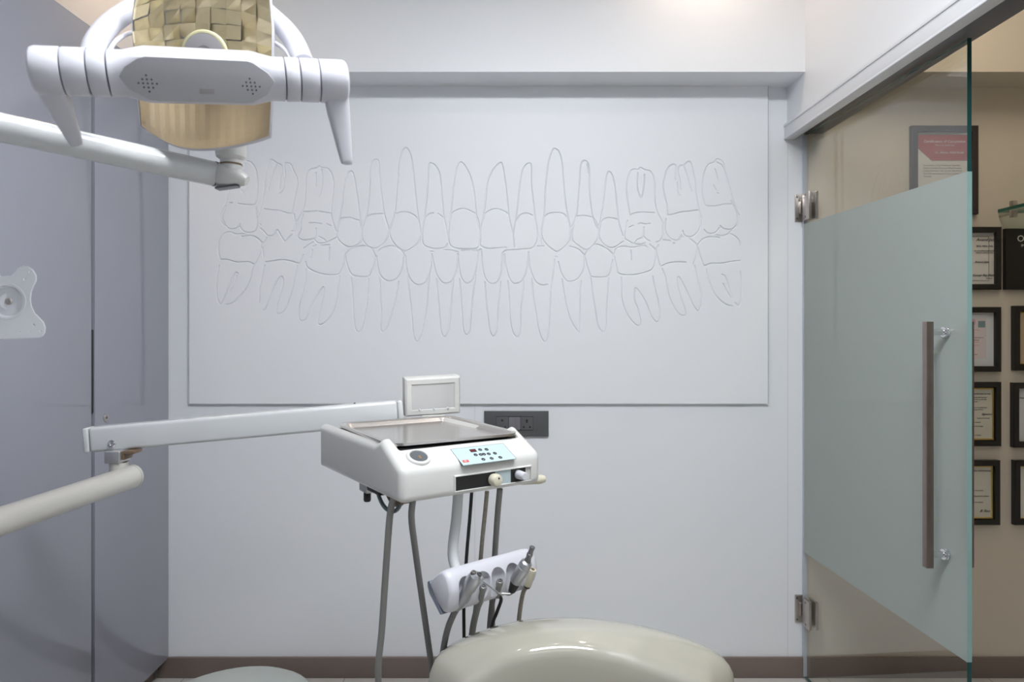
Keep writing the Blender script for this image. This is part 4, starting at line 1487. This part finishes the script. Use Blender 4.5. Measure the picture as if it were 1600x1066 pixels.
# end grips with levers
for side, (pa, pb, pc), tip, in_ in ((-1, (48, 100, 140), P(127, 226, 1.03), 171), (1, (543, 498, 468), P(537, 258, 1.105), 445)):
    ss = [s_at(v) for v in (pa, pb, pc, in_)]
    sg = 1 if side < 0 else -1
    b = NB()
    for a_, c_ in ((ss[1], ss[2]), (ss[2], ss[3])):
        loft(b, [circ_sec(a_ + sg * .0008, R - .0022), circ_sec(a_ + sg * .0012, R - .0004), circ_sec(a_ + sg * .002, R), circ_sec(c_ - sg * .002, R), circ_sec(c_ - sg * .0012, R - .0004), circ_sec(c_ - sg * .0008, R - .0022)])
    obj('grip_ring', b, M['lamp_white'], ol, ang=30)
    e0 = ss[0]
    b = NB()
    loft(b, [circ_sec(e0, R - .010), circ_sec(e0 + sg * .0015, R - .005), circ_sec(e0 + sg * .004, R - .0015), circ_sec(e0 + sg * .008, R), circ_sec(ss[1] - sg * .002, R), circ_sec(ss[1] - sg * .0012, R - .0004), circ_sec(ss[1] - sg * .0004, R - .003)])
    h_ = obj('end_grip', b, M['lamp_white'], ol, ang=30)
    root = TL @ Vector(((e0 + ss[1]) / 2 - sg * .003, .004, -.010))
    dv = tip - root
    dn = dv.normalized()
    wv = (la - dn * la.dot(dn)).normalized()
    tv = dn.cross(wv)
    b = NB()
    rg = []
    for t, hw, ht in ((0, .019, .018), (.15, .0185, .016), (.3, .0178, .013), (.6, .0140, .009), (.93, .0098, .0065), (.98, .0088, .0055), (1.0, .005, .003)):
        c_ = root + dv * t - wv * sg * (.019 - hw) * .55
        rg.append([c_ + wv * hw * math.copysign(abs(math.cos(a)) ** .6, math.cos(a)) + tv * ht * math.copysign(abs(math.sin(a)) ** .6, math.sin(a)) for a in [2 * PI * k / 24 for k in range(24)]])
    loft(b, rg)
    obj('lever', b, M['lamp_white'], ol, ang=40)
# reflector
def refl(u, v, off=0.0):
    xl = np.interp(v, [0, .2, .7, 1], [221, 217, 208, 214])
    xr = np.interp(v, [0, .2, .7, 1], [421, 424, 426, 420])
    s = 2 * u - 1
    y_bot = 233 - (38 if s < 0 else 20) * abs(s + .12) ** 2.0 * (1.25 if s < 0 else .8)
    y_top = -62 + 40 * abs(s) ** 2.2
    y = y_bot + (y_top - y_bot) * v
    d = 1.115 - .055 * v
    return P(xl + (xr - xl) * u, y, d + off)


NU, NV = 9, 12
b = NB()
random.seed(11)
vs = [[None] * (NV + 1) for _ in range(NU + 1)]
for i in range(NU + 1):
    for j in range(NV + 1):
        u, v = i / NU, j / NV
        s, t = 2 * u - 1, 2 * v - 1
        bul = .045 * (1 - s * s) * (1 - t * t)
        vs[i][j] = refl(u, v, bul)
for i in range(NU):
    for j in range(NV):
        q = [vs[i][j], vs[i + 1][j], vs[i + 1][j + 1], vs[i][j + 1]]
        rows = j >= 4
        if not rows:
            continue
        jit = [Vector((0, random.uniform(-.0040, .0040), 0)) for _ in range(4)]
        f = b.faces.new([b.verts.new(p + w_) for p, w_ in zip(q, jit)])
bmesh.ops.triangulate(b, faces=b.faces[:], quad_method='FIXED')
bmesh.ops.dissolve_limit(b, angle_limit=.001, verts=b.verts[:], edges=b.edges[:])
obj('reflector', b, M['reflector'], ol, smooth=False)
b = NB()
NR = 26
rows = []
for j in range(0, 8):
    v = 4.02 / NV * j / 7
    row = []
    for i in range(NR + 1):
        u = i / NR
        s, t = 2 * u - 1, 2 * v - 1
        row.append(b.verts.new(refl(u, v, .045 * (1 - s * s) * (1 - t * t) + (.0013 if i % 2 else 0) * min(1, j / 2.5))))
    rows.append(row)
for a_, c_ in zip(rows, rows[1:]):
    for i in range(NR):
        b.faces.new((a_[i], a_[i + 1], c_[i + 1], c_[i]))
obj('ribbed_reflector', b, M['ribs'], ol, smooth=False)
# rear housing, rim and clear shield
rim = [refl(k / 16, 0) for k in range(17)] + [refl(1, k / 10) for k in range(1, 11)] + [refl(1 - k / 16, 1) for k in range(1, 17)] + [refl(0, 1 - k / 10) for k in range(1, 10)]
cen = sum(rim, Vector()) / len(rim)
b = NB()
rg = []
for sc, off in ((1.004, -.004), (1.014, .000), (1.012, .006), (.99, .012)):
    rg.append([cen + (p - cen) * sc + Vector((0, off, 0)) for p in rim])
loft(b, rg, caps=False)
obj('shield_rim', b, M['lamp_white'], ol, ang=60)
b = NB()
rg = []
for sc, off in ((.99, .010), (.95, .018), (.85, .028), (.7, .040), (.5, .050), (.25, .058), (.03, .060)):
    rg.append([cen + (p - cen) * sc + Vector((0, off, 0)) for p in rim])
loft(b, rg, caps=False)
b.faces.new([v for v in b.verts][-len(rim):])
obj('rear_housing', b, M['lamp_white'], ol, ang=60)
b = NB()
G = 12
g = [[b.verts.new(refl(i / G, j / G, -.010 * (1 - (2 * i / G - 1) ** 4) * (1 - (2 * j / G - 1) ** 4))) for j in range(G + 1)] for i in range(G + 1)]
for i in range(G):
    for j in range(G):
        b.faces.new((g[i][j], g[i + 1][j], g[i + 1][j + 1], g[i][j + 1]))
obj('clear_shield', b, M['shield'], ol, ang=60)
# bulb cover
bc = P(324, 86, 1.075)
bn = Vector((.05, -1, -.25)).normalized()
b = NB()
lathe(b, [(0, 0), (.034, 0), (.036, .003), (.034, .006), (.031, .0065), (.030, .004), (0, .004)], axis(bc + bn * .006, bn), 36)
bu = obj('bulb_cover', b, M['bulb_rim'], ol)
b = NB()
lathe(b, [(0, .004), (.0305, .004), (.030, .0075), (.02, .0085), (.012, .0085), (.011, .0078), (0, .0078)], axis(bc + bn * .006, bn), 36)
obj('bulb_disc', b, M['bulb'], bu)
b = NB()
tube(b, [bc + bn * .008, bc - bn * .055], .02, 18)
obj('bulb_stem', b, M['bulb_rim'], bu)
# yoke arching over the back
yk = [P(144, 92, 1.0), P(150, 66, 1.03), P(174, 36, 1.08), P(214, 10, 1.12), P(262, -12, 1.15), P(320, -20, 1.16), P(378, -6, 1.16), P(424, 26, 1.14), P(456, 60, 1.11), P(474, 100, 1.075)]
b = NB()
tube(b, yk, [.0175, .0165, .016, .016, .017, .018, .017, .016, .0165, .0175], 20, smooth=6)
yo = obj('yoke', b, M['lamp_white'], ol)
b = NB()
tube(b, [P(170, 84, 1.02), P(178, 68, 1.05), P(195, 55, 1.09), P(214, 50, 1.115), P(250, 44, 1.19), P(330, 36, 1.21), P(400, 50, 1.19), P(428, 66, 1.115), P(446, 79, 1.09), P(457, 98, 1.07)], .0035, 10, smooth=6)
obj('yoke_rib', b, M['lamp_white'], yo)
# neck, elbow and arm
nk = P(361, 262, 1.19)
b = NB()
lathe(b, [(0, -.012), (.0175, -.012), (.0180, .004), (.0180, .012), (.0178, .013), (.0245, .018), (.0255, .024), (.0255, .048), (.022, .052), (.018, .055), (.018, .24), (.012, .25), (0, .25)], axis((nk.x, nk.y, nk.z), (0, 0, 1)), 28)
ne = obj('neck', b, M['enamel'], ol)
b = NB()
lathe(b, [(.0183, .0035), (.0188, .0035), (.0188, .0065), (.0183, .0065), (.0183, .0035)], axis(nk, (0, 0, 1)), 28)
obj('neck_seal', b, M['hose_brown'], ne)
b = NB()
tube(b, [Vector((nk.x - .013, nk.y - .0245, nk.z + .044)), Vector((nk.x - .012, nk.y - .0258, nk.z + .037)), Vector((nk.x, nk.y - .027, nk.z + .034)), Vector((nk.x + .012, nk.y - .0258, nk.z + .037)), Vector((nk.x + .013, nk.y - .0245, nk.z + .044))], .0011, 8, smooth=4)
obj('neck_slot', b, M['hose_brown'], ne)
ar, al_ = P(336, 272, 1.19), P(0, 199, .995)
av = (al_ - ar).normalized()
aend = ar + av * ((ar.y - .66) / -av.y)
b = NB()
tube(b, [ar, aend], .0212, 28)
obj('arm', b, M['arm_paint'], ol)
b = NB()
e_ = [ar - av * -.0005, ar - av * .006, P(352, 274, 1.19), P(366, 277, 1.19), P(378, 280, 1.19), P(386, 283, 1.19)]
tube(b, e_, [.0212, .0218, .0222, .0195, .0135, .0085], 24)
el = obj('elbow', b, M['enamel'], ol, ang=60)
b = NB()
tube(b, [ar - av * -.0016, ar - av * .0002], .0219, 24)
obj('elbow_seam', b, M['black'], el)
b = NB()
prism(b, [(-.019, -.010), (.018, -.010), (.021, 0), (.018, .010), (-.019, .010)], -.0015, .0015, frame(P(356, 293, 1.187), (1, 0, .14), (0, 1, 0), (-.14, 0, 1)))
obj('elbow_plate', b, M['darkmetal'], el)
b = NB()
c_ = P(319, 253.5, 1.172)
box(b, (c_.x - .004, c_.y - .003, c_.z - .002), (c_.x + .004, c_.y + .003, c_.z + .001), .0005)
obj('arm_screw', b, M['black'], ol)
b = NB()
tube(b, [(aend.x, aend.y, .03), (aend.x, aend.y, aend.z + .04)], .034, 26)
obj('post', b, M['arm_paint'], ol)
b = NB()
lathe(b, [(0, 0), (.12, 0), (.12, .02), (.10, .035), (.04, .045), (0, .045)], axis((aend.x, aend.y, 0), (0, 0, 1)), 32)
obj('base', b, M['arm_paint'], ol)

# ================================================================== MONITOR MOUNT (screen removed)
mk = .1314 * 1.10 / F
mc = P(10.8, 471, 1.10)
rt = [(-20, -292), (48, -300), (108, -350), (138, -395), (188, -418), (238, -412), (288, -375), (323, -315), (326, -250), (293, -180), (268, -110), (260, -20), (273, 60), (308, 140), (368, 205), (408, 250), (428, 310), (423, 370), (398, 410), (358, 428), (218, 434), (-20, 446)]
lft = [(-40 - x, y) for x, y in rt[::-1]][1:-1]
outl = [(x * mk, -y * mk) for x, y in rt + lft]
TM = frame(mc, (1, .10, 0), (0, 0, 1), (.10, -1, 0))
mo_ = thing('monitor_mount', 'white metal monitor mounting plate in front of the grey wardrobe', 'monitor mount', (CABX, 1.14, mc.z))
holes = [circ(0, 0, .026, 36)]
for x, y, r in ((258, -348, 13), (262, 358, 11), (145, 362, 11), (382, 355, 14), (-298, -348, 13), (-302, 358, 11), (-185, 362, 11), (-422, 355, 14)):
    holes.append(circ(x * mk, -y * mk, r * mk, 10))
for x, y, a in ((207, -270, 50), (303, 278, -50), (-247, -270, -50), (-343, 278, 50)):
    ca, sa_ = math.cos(math.radians(a)), math.sin(math.radians(a))
    holes.append([((x + px_ * ca - py_ * sa_) * mk, -(y - (px_ * sa_ + py_ * ca)) * mk) for px_, py_ in rrect(48, 24, 11, 4)])
b = NB()
prism(b, outl, -.0013, .0013, TM, holes, bev=.0005)
mp = obj('mounting_plate', b, M['plate_white'], mo_, smooth=False)
b = NB()
lathe(b, [(0, -.0055), (.0235, -.0055), (.0252, -.004), (.0262, .0), (.0285, .0018), (.0300, .0013), (.0285, .0005), (.0272, -.002), (.0255, -.0065), (.0235, -.0072), (0, -.0072)], TM, 40)
obj('centre_dish', b, M['plate_white'], mp)
b = NB()
lathe(b, [(0, -.006), (.0056, -.006), (.0056, -.0045), (.004, -.003), (0, -.0028)], TM, 16)
obj('centre_bolt', b, M['hinge'], mp)
b = NB()
tube(b, [TM @ Vector((0, 0, -.007)), TM @ Vector((-.01, 0, -.03)), (mc.x - .08, 1.15, mc.z)], .014, 14)
tube(b, [(mc.x - .08, 1.15, mc.z), (CABX + .012, 1.15, mc.z)], .016, 14)
obj('mount_arm', b, M['plate_white'], mo_)
b = NB()
box(b, (CABX + .0005, 1.10, mc.z - .07), (CABX + .014, 1.20, mc.z + .07), .003)
obj('base_plate', b, M['plate_white'], mo_)

# ================================================================== DENTAL CHAIR
ch = thing('dental_chair', 'glossy beige padded dental chair with a domed backrest edge', 'dental chair', (.14, .75, 0))
XC0 = .14


def resample(p, n):
    p = crom(p, 8)
    L = [0.0]
    for i in range(1, len(p)):
        L.append(L[-1] + (p[i] - p[i - 1]).length)
    t = np.linspace(0, L[-1], n)
    return [Vector([float(np.interp(v, L, [q[k] for q in p])) for k in range(3)]) for v in t]


sil = [(676, 1260, 1.30), (670, 1130, 1.30), (669, 1072, 1.30), (675, 1044, 1.30), (692, 1024, 1.30), (735, 1004, 1.30), (792, 986, 1.30), (850, 978, 1.30), (910, 977, 1.30), (978, 984, 1.30), (1045, 998, 1.30),
       (1105, 1018, 1.30), (1136, 1036, 1.30), (1147, 1062, 1.30), (1147, 1130, 1.30), (1140, 1260, 1.30)]
rdg = [(700, 1330, 1.252), (704, 1190, 1.252), (708, 1090, 1.252), (722, 1060, 1.252), (752, 1037, 1.252), (792, 1014, 1.252), (842, 1002, 1.252), (896, 999, 1.252), (960, 1009, 1.252), (1028, 1028, 1.252), (1079, 1047, 1.252), (1110, 1062, 1.252),
       (1122, 1090, 1.252), (1124, 1190, 1.252), (1120, 1330, 1.252)]
NBK = 64
SL, RG = resample([P(*q) for q in sil], NBK), resample([P(*q) for q in rdg], NBK)
cb = Vector((XC0, 1.25, .36))


def shrink(ring, t, dy, dz=0.0):
    return [Vector((p.x + (cb.x - p.x) * t, p.y + dy, p.z + (cb.z - p.z) * t * .8 + dz)) for p in ring]


rg = [shrink(SL, .22, .060), shrink(SL, .07, .060), shrink(SL, .02, .050), shrink(SL, .004, .028), SL]
for t in (.18, .38, .58, .76, .90):
    rg.append([a_.lerp(c_, t) + Vector((0, 0, .0035 * math.sin(PI * t))) for a_, c_ in zip(SL, RG)])
rg += [[p + Vector((0, -.001, .0005)) for p in RG], shrink(RG, .008, -.010), shrink(RG, .022, -.017), shrink(RG, .045, -.023), shrink(RG, .078, -.0255), shrink(RG, .13, -.0255), shrink(RG, .20, -.0245), shrink(RG, .30, -.023), shrink(RG, .44, -.021), shrink(RG, .62, -.019), shrink(RG, .80, -.018)]
b = NB()
loft(b, rg, closed=False, caps=False)
obj('backrest', b, M['vinyl'], ch, ang=80)
b = NB()
box(b, (XC0 - .27, .10, .40), (XC0 + .27, 1.22, .52), .05, seg=5)
obj('seat', b, M['vinyl'], ch, ang=60)
b = NB()
box(b, (XC0 - .16, .40, .10), (XC0 + .16, 1.0, .40), .04)
obj('pedestal', b, M['enamel'], ch)
b = NB()
box(b, (XC0 - .30, .25, 0), (XC0 + .30, 1.15, .10), .03)
obj('base', b, M['enamel'], ch)

# ================================================================== STOOL
sp = P(378, 1043, 1.64)
sp = Vector((sp.x + .015, 1.49, sp.z + .002))
sto = thing('dentist_stool', 'pale sage grey padded stool seat beside the dental chair', 'stool', (sp.x, sp.y, 0))
b = NB()
rg = []
for r_, z in ((.10, -.072), (.150, -.070), (.158, -.055), (.160, -.035), (.154, -.016), (.138, -.004), (.10, .001), (.05, .003), (.01, .0035)):
    rg.append([Vector((sp.x + r_ * 1.22 * math.cos(a), sp.y + r_ * 1.15 * math.sin(a), sp.z + z + .05 * r_ * math.cos(a) / .6)) for a in [2 * PI * k / 40 for k in range(40)]])
loft(b, rg)
obj('seat', b, M['vinyl_matt'], sto, ang=60)
b = NB()
tube(b, [(sp.x, sp.y, .08), (sp.x, sp.y, .30), (sp.x, sp.y, .301), (sp.x, sp.y, sp.z - .065)], [.026, .026, .016, .016], 20)
obj('gas_lift', b, M['chrome'], sto)
for k in range(5):
    a = 2 * PI * k / 5 + .3
    b = NB()
    dx, dy = math.cos(a), math.sin(a)
    tube(b, [(sp.x, sp.y, .10), (sp.x + dx * .12, sp.y + dy * .12, .085), (sp.x + dx * .21, sp.y + dy * .21, .065)], [.022, .016, .012], 12)
    lg = obj('leg', b, M['chrome'], sto)
    b = NB()
    cc_ = Vector((sp.x + dx * .205, sp.y + dy * .205, .027))
    lathe(b, [(0, -.012), (.025, -.012), (.027, -.008), (.027, .008), (.025, .012), (0, .012)], axis(cc_, (-dy, dx, 0)), 18)
    obj('caster', b, M['rubber'], lg)

# ================================================================== LIGHTS (ceiling fittings)
E_COOL = emit('cool_led_diffuser', (0.93, 0.96, 1.0), 34.5)
E_WARM = emit('warm_led_diffuser', (1.0, 0.80, 0.62), 110)
E_WARM2 = emit('amber_led_diffuser', (1.0, 0.72, 0.48), 130)
E_REAR = emit('dim_led_diffuser', (0.95, 0.97, 1.0), 2.5)
E_SPOT = emit('neutral_led_diffuser', (1.0, 0.92, 0.86), 20)
E_CORR_FILL = emit('warm_corridor_fill', (1.0, 0.88, 0.72), 70)
E_CORR = emit('corridor_led_diffuser', (1.0, 0.86, 0.68), 12)


def led_panel(x, y, w, d, m, label, name='ceiling_light_panel'):
    r = thing(name, label, 'ceiling light', (x, y, CEIL), 'ceiling light panels')
    b = NB()
    T = frame((x, y, CEIL), (1, 0, 0), (0, -1, 0), (0, 0, -1))
    fb = ring_frame(w + .04, d + .04, .02, .012)
    bmesh.ops.transform(fb, matrix=T, verts=fb.verts)
    merge(b, fb)
    obj('panel_frame', b, M['frame_metal'], r, smooth=False)
    b = NB()
    box(b, (x - w / 2, y - d / 2, CEIL - .008), (x + w / 2, y + d / 2, CEIL - .002))
    obj('diffuser', b, m, r, smooth=False)


def downlight(x, y, r_, m, label):
    r = thing('downlight', label, 'ceiling light', (x, y, CEIL), 'recessed warm downlights')
    b = NB()
    lathe(b, [(r_, 0), (r_ + .016, 0), (r_ + .016, .004), (r_ + .002, .008), (r_, .006), (r_, 0)], axis((x, y, CEIL), (0, 0, -1)), 28)
    obj('bezel', b, M['frame_metal'], r)
    b = NB()
    lathe(b, [(0, .001), (r_ - .001, .001), (r_ - .001, .004), (0, .004)], axis((x, y, CEIL), (0, 0, -1)), 28)
    obj('lens', b, m, r)


led_panel(.20, .66, 1.3, .42, E_COOL, 'long cool white ceiling panel above the dental chair seat')
led_panel(-.10, -.75, 1.2, .6, E_REAR, 'wide dim white ceiling panel near the grey rear wall')
downlight(.70, 2.25, .045, E_WARM, 'warm recessed downlight near the bulkhead by the glass door')
downlight(-1.35, 2.15, .045, E_WARM2, 'warm recessed downlight near the bulkhead above the wardrobe')
downlight(-.75, 1.62, .06, E_SPOT, 'neutral recessed downlight above the spring arm')
downlight(.05, 1.62, .06, E_SPOT, 'neutral recessed downlight above the console')
downlight(.80, 1.62, .06, E_SPOT, 'neutral recessed downlight beside the door header')
downlight(1.36, 2.02, .05, E_CORR_FILL, 'added warm fill light in the corridor by the glass door')  # unseen lamp added to brighten the beige wall behind the clear glass
led_panel(1.50, 1.72, .3, .6, E_CORR, 'warm ceiling panel lighting the corridor certificates')

w = bpy.data.worlds.new('World')
SC.world = w
w.use_nodes = True
w.node_tree.nodes['Background'].inputs['Color'].default_value = (0.8, 0.88, 1.0, 1)
w.node_tree.nodes['Background'].inputs['Strength'].default_value = 0.3

# ================================================================== CAMERA
cd = bpy.data.cameras.new('camera')
cd.sensor_width = 36
cd.lens = 36 * F / 1600
cd.shift_x = (800 - CX) / 1600
cd.shift_y = (CY - 533) / 1600
cd.clip_start = .01
cd.dof.use_dof = True
cd.dof.focus_distance = 1.75
cd.dof.aperture_fstop = 5.0
cam = bpy.data.objects.new('camera', cd)
COL.objects.link(cam)
cam.location = (0, 0, CAMZ)
cam.rotation_euler = (PI / 2, 0, 0)
SC.camera = cam

SC.view_settings.view_transform = 'Standard'
SC.view_settings.look = 'None'
SC.view_settings.gamma = 1
SC.view_settings.exposure = -0.06
SC.view_settings.use_curve_mapping = False
SC.cycles.use_denoising = True
SC.cycles.max_bounces = 12
SC.cycles.diffuse_bounces = 6
SC.cycles.transparent_max_bounces = 16
SC.cycles.sample_clamp_indirect = 6
